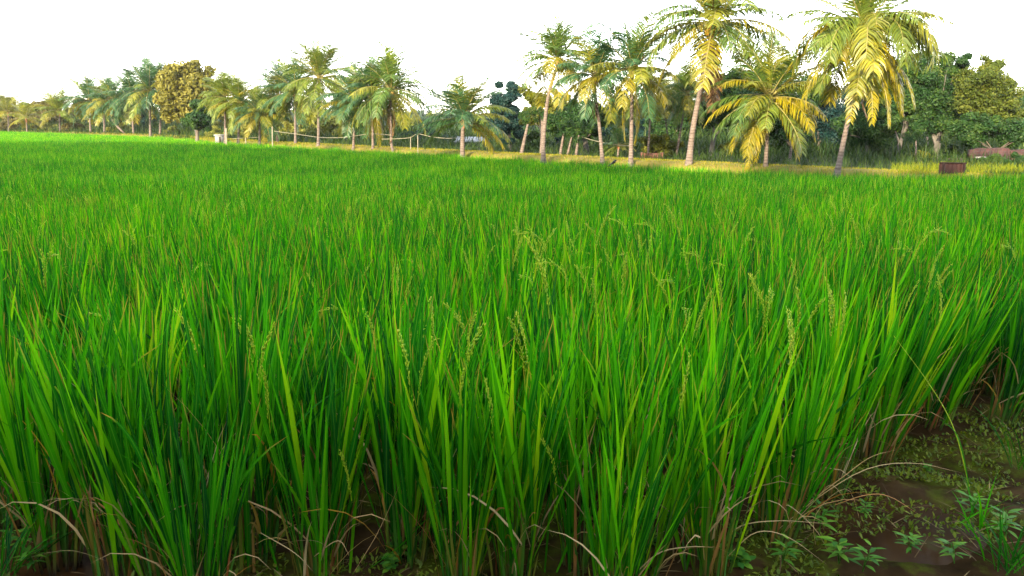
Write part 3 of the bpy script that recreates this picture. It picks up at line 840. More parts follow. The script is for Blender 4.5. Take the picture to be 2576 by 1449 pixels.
# ------------------------------------------------------------------ weeds and puddles on the mud
def build_front():
    # water lying in the hollows
    M_W = bpy.data.materials.new('muddy_water'); M_W.use_nodes = True
    nt = M_W.node_tree; p = nt.nodes['Principled BSDF']
    ns = nt.nodes.new('ShaderNodeTexNoise'); ns.inputs['Scale'].default_value = 5; ns.inputs['Detail'].default_value = 6
    r = ramp(nt.nodes, [(0.35, (0.022, 0.010, 0.004)), (0.6, (0.040, 0.019, 0.006)), (0.75, (0.04, 0.045, 0.008))])
    tc = nt.nodes.new('ShaderNodeTexCoord'); nt.links.new(tc.outputs['Object'], ns.inputs[0])
    nt.links.new(ns.outputs['Fac'], r.inputs[0]); nt.links.new(r.outputs[0], p.inputs['Base Color'])
    p.inputs['Roughness'].default_value = 0.3; p.inputs['Specular IOR Level'].default_value = 0.03
    bp = nt.nodes.new('ShaderNodeBump'); bp.inputs['Strength'].default_value = 0.08; bp.inputs['Distance'].default_value = 0.01
    nt.links.new(ns.outputs['Fac'], bp.inputs['Height']); nt.links.new(bp.outputs[0], p.inputs['Normal'])
    for (X, Y, rx, ry) in PUDDLES:
        rx *= 1.45; ry *= 1.45
        c = on_ground(X, Y)
        n = 40; V = [(0, 0, 0)]
        for k in range(n):
            a = 2 * PI * k / n
            q = 1 + 0.28 * mnoise.noise(Vector((math.cos(a) * 1.5 + X, math.sin(a) * 1.5, 0))) + 0.12 * mnoise.noise(Vector((math.cos(a) * 5 + X, math.sin(a) * 5, 4)))
            V.append((rx * q * math.cos(a), ry * q * math.sin(a), 0))
        T = np.array([(0, 1 + k, 1 + (k + 1) % n) for k in range(n)])
        link('puddle', mesh_np('puddle', np.array(V), [T], [M_W]), loc=(c.x, c.y, gz(c.x, c.y) - 0.032), kind='structure')
    # low creeping green growth on the mud
    g = Geo()
    N = 13000
    B = []
    while len(B) < N:
        x, y = random.uniform(-1.6, 3.2), random.uniform(1.7, 4.6)
        right = x > FIELD_R(y) - 0.25
        front = y < 2.35 or right
        if not front: continue
        nv = mnoise.noise(Vector((x * 3.3, y * 3.3, 9))) + 0.5 * mnoise.noise(Vector((x * 9, y * 9, 2)))
        if nv < 0.02: continue
        B.append((x, y, gz(x, y) + 0.01 + 0.05 * mnoise.noise(Vector((x * 1.7, y * 1.7, 0)))))
    B = np.array(B)
    ph = rng.random(N) * 2 * PI
    ribbons(g, B, ph, rng.uniform(0.2, 1.3, N), rng.uniform(0.1, 0.6, N), rng.uniform(0.008, 0.024, N), rng.uniform(0.006, 0.014, N), 2, rng.random(N), fold=False, taper=3, narrow=0.4)
    link('moss', g.mesh('moss', [mat_leaf('moss_leaf', (0.04, 0.075, 0.006), (0.09, 0.135, 0.010), (0.15, 0.19, 0.015))]), kind='stuff', label='low yellow-green moss creeping over the wet mud', cat='moss')

    # straw litter lying on the mud
    g = Geo(); B = []
    while len(B) < 700:
        x, y = random.uniform(-1.6, 3.4), random.uniform(1.75, 4.6)
        if x > FIELD_R(y) - 0.3 or y < 2.3:
            B.append((x, y, gz(x, y) + 0.012 + 0.05 * mnoise.noise(Vector((x * 1.7, y * 1.7, 0)))))
    B = np.array(B); n = len(B)
    ribbons(g, B, rng.random(n) * 2 * PI, rng.uniform(1.1, 1.5, n), rng.uniform(0.0, 0.35, n), rng.uniform(0.02, 0.11, n), rng.uniform(0.002, 0.005, n), 4, rng.random(n), fold=False, narrow=0.8)
    link('straw_litter', g.mesh('straw_litter', [M_LITTER]), kind='stuff', label='scraps of old straw lying on the wet mud', cat='straw')

    def oval_leaf(g, base, phi, el, length, width, tint):
        S = 6
        s = np.linspace(0, 1, S + 1)
        th = (PI / 2 - el) + 0.5 * s
        P = np.array(base, float)[None] + np.stack([np.cumsum(np.sin(th)) * math.cos(phi), np.cumsum(np.sin(th)) * math.sin(phi), np.cumsum(np.cos(th))], 1) * length / S
        w = np.sin(np.clip(s, 0.02, 0.98) ** 0.75 * PI) * width * 0.5
        W = np.array([-math.sin(phi), math.cos(phi), 0])
        V = np.stack([P - W * w[:, None], P + np.array([0, 0, -0.12]) * w[:, None], P + W * w[:, None]], 1).reshape(-1, 3)
        idx = np.arange((S + 1) * 3).reshape(S + 1, 3)
        Q = np.stack([idx[:-1, :-1], idx[:-1, 1:], idx[1:, 1:], idx[1:, :-1]], -1).reshape(-1, 4)
        g.add(V, Q, tint)

    def weed(nstem, height, ll, lw, spread=0.5):
        gs, gl = Geo(), Geo()
        for k in range(nstem):
            phi = random.uniform(0, 2 * PI); th = random.uniform(0.1, spread)
            top = Vector((math.sin(th) * math.cos(phi), math.sin(th) * math.sin(phi), math.cos(th))) * height * random.uniform(0.6, 1)
            V, f = tube([(0, 0, -0.01), tuple(top * 0.5 + Vector((0, 0, 0.004))), tuple(top)], [0.0022, 0.0018, 0.001], 4)
            gs.add(V, f, 0.4)
            nl = random.randint(4, 7)
            for i in range(nl):
                b = top * (0.35 + 0.65 * i / (nl - 1))
                oval_leaf(gl, tuple(b), phi + i * 2.4 + random.uniform(-0.3, 0.3), random.uniform(0.0, 0.6), ll * random.uniform(0.7, 1.15), lw * random.uniform(0.8, 1.15), random.random())
        return gs.mesh('weed_stem', [L_WEED]), gl.mesh('weed_leaves', [L_WEED], True)
    lance = [weed(3, 0.10, 0.062, 0.018) for _ in range(4)]
    roundl = [weed(5, 0.055, 0.030, 0.024, 1.0) for _ in range(4)]
    W = [  # X, Y, kind, scale, label
        (60, 1390, 'l', 1.1, 'broad-leaved green weed in the puddle at the bottom left corner', 'weed'),
        (110, 1300, 'l', 0.8, 'small weed with pale leaf tips growing among rice stems at the left edge', 'weed'),
        (30, 1330, 'l', 0.9, 'weed with bluish leaves at the left frame edge', 'weed'),
        (90, 1440, 'l', 1.0, 'lowest weed in the bottom left corner, cut by the frame', 'weed'),
        (1000, 1400, 'r', 1.3, 'round-leaved blue-green weed in the dark gap left of bottom centre', 'weed'),
        (985, 1440, 'r', 1.2, 'round-leaved weed at the frame bottom, under the dark gap between clumps', 'weed'),
        (1430, 1400, 'r', 1.0, 'round-leaved weed half hidden behind the bottom centre clumps', 'weed'),
        (1640, 1380, 'r', 1.1, 'round-leaved weed on the small mud patch right of bottom centre', 'weed'),
        (1690, 1330, 'l', 1.1, 'dim broad-leaved weed in the shade between two front clumps', 'weed'),
        (1600, 1425, 'r', 1.2, 'round-leaved weed at the foot of the short front clump', 'weed'),
        (1800, 1435, 'l', 1.2, 'bright lime weed at the frame bottom under the bleached straw', 'weed'),
        (1860, 1430, 'r', 1.5, 'bright low weed mat right of the bleached straw', 'weed'),
        (1965, 1425, 'l', 1.1, 'bright weed standing at the foot of the bowed straws', 'weed'),
        (2060, 1340, 'l', 1.2, 'weed with one yellow leaf bending to the right over the mud', 'weed'),
        (2110, 1420, 'l', 1.3, 'tall broad-leaved weed at the frame bottom left of the brown puddle', 'weed'),
        (2170, 1440, 'l', 1.1, 'weed cut by the frame bottom just below the brown puddle', 'weed'),
        (2175, 1310, 'l', 0.8, 'slender upright weed seedling beside the brown puddle', 'weed'),
        (2290, 1395, 'l', 1.0, 'dark flat-leaved weed in front of the brown puddle', 'weed'),
        (2450, 1300, 'l', 1.2, 'weed with a pale leaf on the mud at the right, behind the puddle', 'weed'),
        (2400, 1420, 'l', 1.0, 'low dark weed right of the brown puddle at the frame bottom', 'weed'),
        (2530, 1360, 'l', 1.3, 'weed in the bottom right corner beside the grass tuft', 'weed'),
        (2330, 1190, 'r', 0.8, 'little pale round-leaved weed on the mossy mud', 'weed'),
    ]
    for X, Y, k, s, lb, ct in W:
        c = on_ground(X, Y)
        st, lf = random.choice(lance if k == 'l' else roundl)
        r = link('weed', None, None, (c.x, c.y, gz(c.x, c.y) + 0.01), lb, ct, 'weeds on the wet mud')
        s *= 0.62; r.rotation_euler.z = random.uniform(0, 6.28); r.scale = (s, s, s)
        link('stem', st, r); link('leaves', lf, r)
    # grass tufts
    def tuft(X, Y, n, L, lb, lean=0.6, phi0=None, w=0.007):
        c = on_ground(X, Y)
        g = Geo()
        b = np.stack([rng.normal(0, 0.02, n), rng.normal(0, 0.02, n), np.zeros(n)], 1)
        ph = rng.random(n) * 2 * PI if phi0 is None else rng.normal(phi0, 0.6, n)
        ribbons(g, b, ph, rng.uniform(0.1, lean, n), rng.uniform(0.2, 0.9, n), rng.uniform(0.6, 1.1, n) * L, np.full(n, w), 6, rng.uniform(0, 0.6, n), twist=rng.normal(0, 0.6, n))
        o = link('grass_tuft', g.mesh('grass_tuft', [M_RICE], True), None, (c.x, c.y, gz(c.x, c.y)), lb, 'grass', 'grass tufts on the mud')
    tuft(2530, 1430, 26, 0.24, 'dark green grass tuft in the bottom right corner of the mud', 0.9)
    tuft(2440, 1330, 14, 0.18, 'thin grass tuft on the mud between the puddle and right frame edge', 1.0)
    tuft(20, 1448, 22, 0.26, 'bright grass tuft leaning right in the bottom left corner', 0.9, 0.6, 0.009)
    tuft(0, 1260, 10, 0.28, 'sparse grass tuft at the left frame edge over dry stubble', 0.9, 0.3)
    tuft(2570, 1180, 14, 0.30, 'upright grass tuft at the right frame edge over the mud', 0.5)
    # the thin flowering grass spike that bows over the mud
    sp = link('grass_spike', None, None, on_ground(2440, 1230), 'thin bowed grass stalk rising from the mud at right', 'grass stalk')
    P0 = [at_dist(2440, 1230, 2.5), at_dist(2400, 1080, 2.55), at_dist(2340, 970, 2.6), at_dist(2245, 840, 2.68)]
    inv = sp.location
    V, f = tube([tuple(p - inv) for p in spline(P0, 20)], list(np.linspace(0.0022, 0.0008, 20)), 4)
    g = Geo(); g.add(V, f, 0.55)
    link('stem', g.mesh('spike_stem', [M_GRAIN]), sp)
    g = path_blade([at_dist(2440, 1230, 2.5) - inv, at_dist(2410, 1100, 2.52) - inv, at_dist(2360, 1050, 2.54) - inv], 0.006, mat_tint=0.3)
    link('leaf', g.mesh('spike_leaf', [M_RICE]), sp)

# ------------------------------------------------------------------ palms
def frond_mesh(e0, droop, hang, seed, npair=46, lf=0.33):
    """unit-length frond in the XZ plane, starting at the origin at elevation e0"""
    r = np.random.default_rng(seed)
    S = 24
    s = np.linspace(0, 1, S + 1)
    el = e0 - droop * s ** 1.4
    side_bend = r.normal(0, 0.12)
    dx = np.cos(el) / S; dz = np.sin(el) / S
    X = np.concatenate([[0], np.cumsum(dx[:-1])]); Z = np.concatenate([[0], np.cumsum(dz[:-1])])
    Y = side_bend * X ** 2
    C = np.stack([X, Y, Z], 1)
    g = Geo()
    rad = 0.011 * (1 - s) ** 0.8 + 0.0015
    rad[0] = 0.02
    V, f = tube([tuple(c) for c in C[::2]], list(rad[::2]), 4)
    g.add(V, f, 0.5, 0, 0.8)
    B, T, SD, LN, TI = [], [], [], [], []
    for k in range(npair):
        t = 0.16 + 0.84 * (k + r.uniform(-0.3, 0.3)) / (npair - 1)
        t = min(max(t, 0.15), 0.995)
        i = min(int(t * S), S - 1); fr = t * S - i
        p = C[i] * (1 - fr) + C[i + 1] * fr
        tg = C[i + 1] - C[i]; tg /= np.linalg.norm(tg)
        for sd in (-1, 1):
            if r.random() < 0.05: continue
            B.append(p); T.append(tg); SD.append(sd)
            prof = min(1, 0.45 + 2.6 * (t - 0.15)) * (1 - 0.62 * max(0, (t - 0.45) / 0.55) ** 1.5)
            LN.append(lf * prof * r.uniform(0.85, 1.12)); TI.append(r.random())
    B, T, SD, LN = map(np.array, (B, T, SD, LN))
    n = len(B)
    side = np.stack([-T[:, 1], T[:, 0], 0 * SD], 1); side /= np.linalg.norm(side, axis=1, keepdims=True) + 1e-9
    side *= SD[:, None]
    up = np.cross(T, side * SD[:, None])
    fwd = r.uniform(0.45, 0.8, n)[:, None]
    D0 = side * 0.85 + T * fwd + up * 0.12
    D0 /= np.linalg.norm(D0, axis=1, keepdims=True)
    Sg = 3
    P = B.copy(); rows = [P.copy()]; D = D0
    for k in range(Sg):
        D = D + np.array([0, 0, -1.0]) * (hang * (0.25 + 0.5 * k)) * r.uniform(0.6, 1.3, n)[:, None]
        D /= np.linalg.norm(D, axis=1, keepdims=True)
        P = P + D * (LN / Sg)[:, None]
        rows.append(P.copy())
    C2 = np.stack(rows, 1)                       # n, Sg+1, 3
    Wd = T * 0.9 - D0 * 0.2 + r.normal(0, 0.25, (n, 3)); Wd /= np.linalg.norm(Wd, axis=1, keepdims=True)
    wp = np.array([0.7, 1.0, 0.75, 0.08]) * 0.0084
    w = wp[None, :, None]
    V = np.stack([C2 - Wd[:, None] * w, C2 + Wd[:, None] * w], 2)
    idx = np.arange(n * (Sg + 1) * 2).reshape(n, Sg + 1, 2)
    Q = np.stack([idx[:, :-1, 0], idx[:, :-1, 1], idx[:, 1:, 1], idx[:, 1:, 0]], -1).reshape(-1, 4)
    g.add(V.reshape(-1, 3), Q, np.repeat(np.array(TI), (Sg + 1) * 2), 0, 0.0)
    return g.mesh('palm_frond', [M_FROND])

FR = {}
def fronds_ready():
    for key, (e0, dr, hg) in {'spear': (86, 12, 0.05), 'up': (72, 45, 0.16), 'rise': (54, 46, 0.32), 'arch': (34, 68, 0.55), 'flat': (12, 66, 0.65), 'low': (-8, 62, 0.7), 'hang': (-38, 46, 0.5), 'weep': (30, 140, 0.75), 'dead': (-62, 30, 0.25), 'limp': (-58, 28, 0.5)}.items():
        FR[key] = [frond_mesh(R(e0 + d), R(dr * q), hg, len(FR) * 10 + k, lf={'dead': 0.2, 'limp': 0.17}.get(key, 0.33)) for k, (d, q) in enumerate(((0, 1), (6, 1.15), (-5, 0.85)))]

GREEN = (0.065, 0.120, 0.022); TEAL = (0.038, 0.098, 0.040); LEAF = (0.105, 0.150, 0.020); YEL = (0.215, 0.190, 0.007); GOLD = (0.165, 0.155, 0.012); BRN = (0.15, 0.085, 0.04); OLIVE = (0.150, 0.165, 0.018)

def palm(label, trunk, rpx, tw=17, mix='normal', cols=None, dist=None, yellow=0.35, n=None, nuts=0, dead=0, group='coconut palms along the far bund', depth_off=1.0, extra=()):
    """trunk: pixel path from foot to crown; rpx frond length in photo pixels; tw trunk width in pixels"""
    if dist is None:
        dist = at_z(trunk[0][0], trunk[0][1], ZB + 0.02).y + 0.0
    k = dist / F * 1.02
    base = at_dist(trunk[0][0], trunk[0][1], dist)
    root = link('coconut_palm', None, None, base, label, 'palm tree', group)
    P = [at_dist(X, Y, dist) - base for X, Y in trunk]
    P[0].z -= 0.25
    pts = spline(P, 18)
    w = tw * 0.68 * k * 0.5
    rr = [w * (1.0 - 0.42 * i / 17 + (0.55 if i == 0 else 0.22 if i == 1 else 0.06 if i == 2 else 0)) for i in range(18)]
    V, f = tube([tuple(p) for p in pts], rr, 10)
    g = Geo(); g.add(V, f)
    link('trunk', g.mesh('palm_trunk', [M_PALMBARK], True), root)
    top = P[-1]
    L = rpx * k * (1.34 if base.x < -3 else 1.15)
    # fibrous crown base
    g = Geo(); V, f = tube([tuple(top - Vector((0, 0, 0.16 * L))), tuple(top - Vector((0, 0, 0.05 * L))), tuple(top + Vector((0, 0, 0.05 * L)))], [rr[-1] * 1.1, rr[-1] * 2.0, rr[-1] * 1.2], 8); g.add(V, f)
    link('crown_base', g.mesh('crown_base', [M_FIBRE], True), root)
    sets = {
        'normal': (('spear', 2), ('up', 5), ('rise', 7), ('arch', 7), ('flat', 8), ('low', 6), ('hang', 3)),
        'young': (('spear', 2), ('up', 5), ('rise', 9), ('arch', 7), ('flat', 7), ('low', 2)),
        'droop': (('spear', 2), ('up', 5), ('rise', 6), ('arch', 7), ('flat', 8), ('low', 9), ('hang', 5)),
        'weep': (('spear', 2), ('up', 5), ('rise', 6), ('arch', 7), ('weep', 18), ('flat', 3), ('low', 6), ('hang', 12)),
        'small': (('spear', 1), ('up', 3), ('rise', 4), ('arch', 4), ('flat', 4), ('low', 3)),
    }[mix]
    cg, cy = cols or (GREEN, GOLD)
    a = random.uniform(0, 6.28)
    for key, cnt in sets:
        for _ in range(cnt):
            a += 2.39996 + random.gauss(0, 0.18)
            o = link('frond', random.choice(FR[key]), root, top + Vector((0, 0, 0.02 * L)))
            o.rotation_euler = (random.gauss(0, 0.06), random.gauss(0, 0.07), a)
            s = L * random.uniform(0.85, 1.08) * (0.92 if key == 'spear' else 1.0)
            o.scale = (s, s, s)
            old = {'spear': 0.0, 'up': 0.0, 'rise': 0.08, 'arch': 0.3, 'weep': 0.9, 'flat': 0.6, 'low': 1.3, 'hang': 2.0}[key] * yellow * (1.0 if mix == 'weep' else 0.55)
            t = random.random()
            if key in ('spear', 'up') and t < (0.5 if cg is LEAF else 0.22): c = LEAF
            elif t < old: c = cy
            elif t < old + 0.25: c = OLIVE if random.random() < 0.5 else LEAF
            else: c = cg
            q = random.uniform(0.85, 1.15)
            o.color = (c[0] * q, c[1] * q, c[2] * q, 1)
    for key, az, el, sc_, c in extra:
        o = link('frond', FR[key][0], root, top - Vector((0, 0, 0.03 * L)))
        o.rotation_euler = (0, el, az); o.scale = [L * sc_] * 3; o.color = (*c, 1)
    for _ in range(dead):
        o = link('dead_frond', random.choice(FR['dead']), root, top - Vector((0, 0, 0.06 * L)))
        o.rotation_euler = (0, random.uniform(0.1, 0.4), random.uniform(0, 6.28)); s = L * random.uniform(0.7, 1.0); o.scale = (s, s, s)
        o.color = (*BRN, 1)
    if nuts:
        for i in range(nuts):
            b = math.radians(360 / nuts * i) + random.uniform(-0.3, 0.3)
            import bmesh
            bm = bmesh.new(); bmesh.ops.create_icosphere(bm, subdivisions=2, radius=0.036 * L)
            bmesh.ops.scale(bm, vec=(1, 1, 1.25), verts=bm.verts)
            me = bpy.data.meshes.new('coconut'); bm.to_mesh(me); bm.free(); me.materials.append(M_NUT)
            me.polygons.foreach_set('use_smooth', [True] * len(me.polygons))
            link('coconut', me, root, top + Vector((math.cos(b) * 0.075 * L, math.sin(b) * 0.075 * L, random.uniform(-0.10, 0.0) * L)))
    return root

def build_palms():
    fronds_ready()
    T = (TEAL, GOLD)
    Y = (OLIVE, GOLD)
    YL = (LEAF, GOLD)
    # left row, receding
    palm('small yellowish palm at the far left edge of the photo', [(22, 333), (20, 285)], 42, 7, 'small', Y, dist=108, yellow=0.8)
    palm('short dull palm second from the left end of the bund', [(68, 334), (66, 300)], 36, 6, 'small', Y, dist=104, yellow=0.9)
    palm('short lime-topped palm beside the olive rounded tree', [(150, 336), (150, 285)], 46, 7, 'young', YL, dist=100, yellow=0.4)
    palm('palm with dark drooping skirt, left end of the dense left row', [(228, 336), (224, 255)], 50, 8, 'droop', T, dist=94, yellow=0.15)
    palm('short palm with an orange frond between two dark-skirted ones', [(262, 338), (262, 270)], 44, 7, 'normal', T, dist=92, yellow=0.5)
    palm('palm with lime tips, third left of the golden round tree', [(322, 340), (282, 300), (280, 255)], 50, 8, 'droop', T, dist=88, yellow=0.2)
    palm('dark blue-green palm, second left of the golden round tree', [(336, 340), (330, 250)], 54, 8, 'droop', T, dist=86, yellow=0.1)
    palm('tall grey-green palm touching the left side of the golden round tree', [(378, 341), (376, 232)], 60, 9, 'droop', T, dist=80, yellow=0.3)
    palm('palm tucked half behind the left side of the golden round tree', [(402, 344), (405, 225)], 58, 9, 'normal', T, dist=82, yellow=0.2)
    palm('yellow-green palm just right of the golden round tree', [(566, 353), (566, 250)], 56, 9, 'normal', YL, yellow=0.3, dist=58)
    palm('bright palm leaning over the small white shed', [(598, 354), (604, 262)], 56, 9, 'droop', YL, yellow=0.3, dist=57)
    palm('low palm with a spread skirt beside the wooden rail', [(652, 357), (654, 290)], 56, 9, 'droop', T, yellow=0.3, dist=55)
    palm('palm with dark spiky top right of the white post', [(697, 358), (700, 245)], 70, 10, 'droop', T, yellow=0.2)
    palm('dark palm with spiky top, left neighbour of the tallest left-row palm', [(743, 361), (742, 238)], 70, 10, 'normal', T, yellow=0.25)
    palm('tallest palm of the left row with a straight thin trunk', [(800, 365), (803, 200)], 80, 11, 'droop', YL, yellow=0.35)
    palm('wide dark palm with grey-green skirt under the rope', [(888, 370), (894, 262)], 74, 10, 'droop', T, yellow=0.15)
    palm('palm with one long yellow hanging frond and upright dark spear', [(938, 372), (936, 240)], 72, 10, 'droop', T, yellow=0.3, extra=(('limp', -0.9, 0.2, 1.25, GOLD), ('limp', -0.3, 0.15, 1.1, GOLD)))
    palm('palm with an orange heart and long hanging skirt, right end of left row', [(990, 375), (984, 350), (984, 232)], 90, 12, 'droop', (GREEN, GOLD), yellow=0.35, nuts=6, dead=2)
    palm('short lone palm with thick pink trunk and yellow right-hand fronds', [(1163, 386), (1164, 340), (1166, 302)], 106, 19, 'young', (TEAL, GOLD), yellow=0.0, extra=(('low', 0.15, 0.0, 1.0, YEL), ('low', -0.25, 0.28, 1.0, YEL), ('flat', -0.1, 0.12, 1.05, OLIVE), ('arch', 0.2, 0.1, 1.0, OLIVE), ('low', 2.9, 0.0, 1.0, GREEN), ('flat', 3.3, 0.0, 1.0, TEAL)))
    # right group
    palm('palm with a curved trunk, left end of the right group', [(1367, 397), (1368, 340), (1380, 240), (1404, 158)], 108, 17, 'normal', (GREEN, GOLD), yellow=0.45, extra=(('limp', 3.0, 0.2, 0.7, YEL),))
    palm('dark-necked palm with trunk bowed left, second in the right group', [(1517, 403), (1508, 320), (1499, 250), (1497, 195)], 104, 14, 'droop', (TEAL, GOLD), yellow=0.35, dead=2)
    palm('straight palm with a yellow frond hanging along its trunk', [(1587, 406), (1589, 300), (1590, 180)], 116, 17, 'normal', (TEAL, GOLD), yellow=0.35, extra=(('limp', -0.6, 0.3, 1.25, YEL), ('limp', 2.6, 0.3, 1.2, YEL)))
    palm('tallest palm with a leaning trunk and orange coconuts', [(1732, 411), (1743, 325), (1760, 235), (1778, 130), (1795, 62)], 165, 22, 'droop', (GREEN, GOLD), yellow=0.6, nuts=9, dead=5)
    palm('short lush palm with a golden skirt reaching down to the grass', [(1926, 419), (1930, 340), (1935, 250)], 135, 16, 'droop', (GREEN, YEL), yellow=0.7, extra=(('limp', 3.5, 0.05, 1.12, YEL), ('limp', 3.7, 0.1, 0.95, YEL), ('hang', 3.3, -0.05, 0.95, YEL), ('hang', 3.8, 0.1, 0.95, GOLD), ('hang', -0.2, 0.0, 0.95, YEL), ('hang', -0.6, 0.05, 1.0, YEL), ('hang', 0.2, -0.1, 0.9, GOLD), ('low', -0.4, 0.1, 0.95, GOLD)))
    palm('big weeping palm with yellow hanging fronds and leaning pale trunk', [(2104, 433), (2120, 365), (2140, 270), (2158, 160), (2172, 82)], 170, 20, 'weep', (LEAF, YEL), yellow=0.36, dead=3, extra=(('weep', -1.3, 0.05, 1.1, LEAF), ('weep', -1.9, 0.05, 1.15, OLIVE), ('weep', -0.7, 0.0, 1.15, OLIVE), ('weep', -2.4, 0.0, 1.1, LEAF), ('limp', -1.5, 0.05, 1.1, YEL), ('limp', -0.9, 0.0, 1.15, YEL), ('limp', -2.2, 0.0, 1.1, GOLD), ('weep', -0.2, 0.05, 1.1, LEAF), ('limp', -0.1, -0.15, 1.1, YEL)))
    G2 = 'smaller palms standing behind the bund'
    palm('grey-green small palm behind the straight yellow-fronded palm', [(1629, 398), (1634, 320), (1637, 240)], 66, 9, 'droop', (OLIVE, GOLD), dist=36, yellow=0.4, group=G2)
    palm('small palm with drooping tuft between the bowed and straight palms', [(1555, 392), (1560, 330), (1563, 288)], 46, 6, 'droop', (GREEN, GOLD), dist=40, yellow=0.3, group=G2)
    palm('small palm with thin left-leaning trunk over the golden bush', [(1688, 392), (1678, 330), (1668, 250)], 54, 7, 'droop', (OLIVE, GOLD), dist=41, yellow=0.4, group=G2)
    palm('small palm with right-leaning pale trunk next to the tallest palm', [(1697, 402), (1710, 340), (1726, 240)], 72, 9, 'droop', (GREEN, GOLD), dist=37, yellow=0.3, group=G2)
    palm('stubby young palm by the sagging pipe', [(1553, 398), (1556, 368)], 42, 9, 'small', (TEAL, GOLD), dist=36, yellow=0.1, group=G2)
    palm('palm top showing above the dark right-hand trees', [(2332, 415), (2334, 300), (2337, 178)], 52, 8, 'normal', (LEAF, GOLD), dist=46, yellow=0.2, group=G2)
    palm('thin dark palm at the right edge of the photo', [(2566, 420), (2566, 340), (2567, 290)], 70, 6, 'droop', (TEAL, GOLD), dist=44, yellow=0.0, group=G2)
    palm('pale-fronded palm peering over the bushes right of the golden round tree', [(860, 345), (862, 275)], 46, 6, 'droop', T, dist=70, yellow=0.2, group=G2)

# ------------------------------------------------------------------ broadleaf trees
def leaf_cloud(g, centers, radii, n, size, tint_jit=0.25, flat=0.8, per=14):
    """leaves in sprays around clump centres. centers (M,3), radii (M,)"""
    M = len(centers)
    i = rng.integers(0, M, n)
    d = rng.normal(0, 1, (n, 3)); d /= np.linalg.norm(d, axis=1, keepdims=True)
    r = radii[i] * rng.random(n) ** 0.45
    P = centers[i] + d * r[:, None] * np.array([1, 1, flat])
    nrm = d + rng.normal(0, 0.7, (n, 3)) + np.array([0, 0, 0.45]); nrm /= np.linalg.norm(nrm, axis=1, keepdims=True)
    a = rng.normal(0, 1, (n, 3)); a -= nrm * (a * nrm).sum(1, keepdims=True); a /= np.linalg.norm(a, axis=1, keepdims=True)
    b = np.cross(nrm, a)
    s = (size * rng.uniform(0.6, 1.3, n))[:, None]
    V = np.stack([P - a * s, P - b * s * 0.45 + nrm * s * 0.08, P + a * s, P + b * s * 0.45 + nrm * s * 0.08], 1)
    idx = np.arange(n * 4).reshape(n, 4)
    ct = rng.random(M)
    t = np.clip(ct[i] * 0.6 + 0.2 + rng.normal(0, tint_jit * 0.6, n), 0, 1)
    g.add(V.reshape(-1, 3), idx, np.repeat(t, 4))

def tree(label, base, blobs, dist, leafm, barkm, n=6000, leaf=2.6, tw=12, fork=None, name='broadleaf_tree', cat='tree', group=None, nclump=20, sub=0.52, stems=1):
    """base and blobs in photo pixels at a forward distance; fork: pixel height where the trunk divides"""
    k = dist / F * 1.02
    b0 = at_dist(*base, dist)
    root = link(name, None, None, b0, label, cat, group)
    C, Rd, BL = [], [], []
    for (X, Y, rx, ry) in blobs:
        c = at_dist(X, Y, dist + random.uniform(-0.3, 0.3) * rx * k) - b0
        m = max(5, int(nclump * (rx * ry) / 2500))
        for j in range(m):
            d = np.random.default_rng(rng.integers(1 << 30)).normal(0, 1, 3); d /= np.linalg.norm(d)
            q = random.uniform(0.45, 0.92)
            C.append((c.x + d[0] * rx * k * q, c.y + d[1] * rx * k * q * 0.9, c.z + d[2] * ry * k * q))
            Rd.append(sub * k * min(rx, ry) * random.uniform(0.55, 1.1))
        BL.append(c)
    g = Geo()
    leaf_cloud(g, np.array(C), np.array(Rd), int(n * 3.0), leaf * 1.35 * k)
    link('crown', g.mesh('tree_crown', [leafm]), root)
    if tw:
        g = Geo()
        for st in range(stems):
            ox = (st - (stems - 1) / 2) * tw * 1.3 * k
            top = sum(BL, Vector()) / len(BL)
            fz = (at_dist(base[0], fork, dist).z - b0.z) if fork else top.z * 0.5
            ft = Vector((top.x * 0.25 + ox * 1.6, top.y * 0.2, fz))
            w = tw * k * 0.5
            V, f = tube([tuple(p) for p in spline([Vector((ox, 0, -0.3)), Vector((ox + ft.x * 0.2, 0, fz * 0.4)), ft], 8)], [w * 1.5, w * 1.15, w, w * 0.95, w * 0.9, w * 0.85, w * 0.8, w * 0.75], 8)
            g.add(V, f)
            pick = random.sample(range(len(C)), min(len(C), 5)) 
            for j in pick:
                e = Vector(C[j]); m = ft.lerp(e, 0.5) + Vector((random.gauss(0, 0.08), random.gauss(0, 0.08), 0.06)) * e.length * 0.4
                V, f = tube([tuple(p) for p in spline([ft - Vector((0, 0, w)), m, e], 6)], [w * 0.5, w * 0.38, w * 0.26, w * 0.17, w * 0.1, w * 0.04], 5)
                g.add(V, f)
        link('trunk', g.mesh('tree_trunk', [barkm], True), root)
    return root

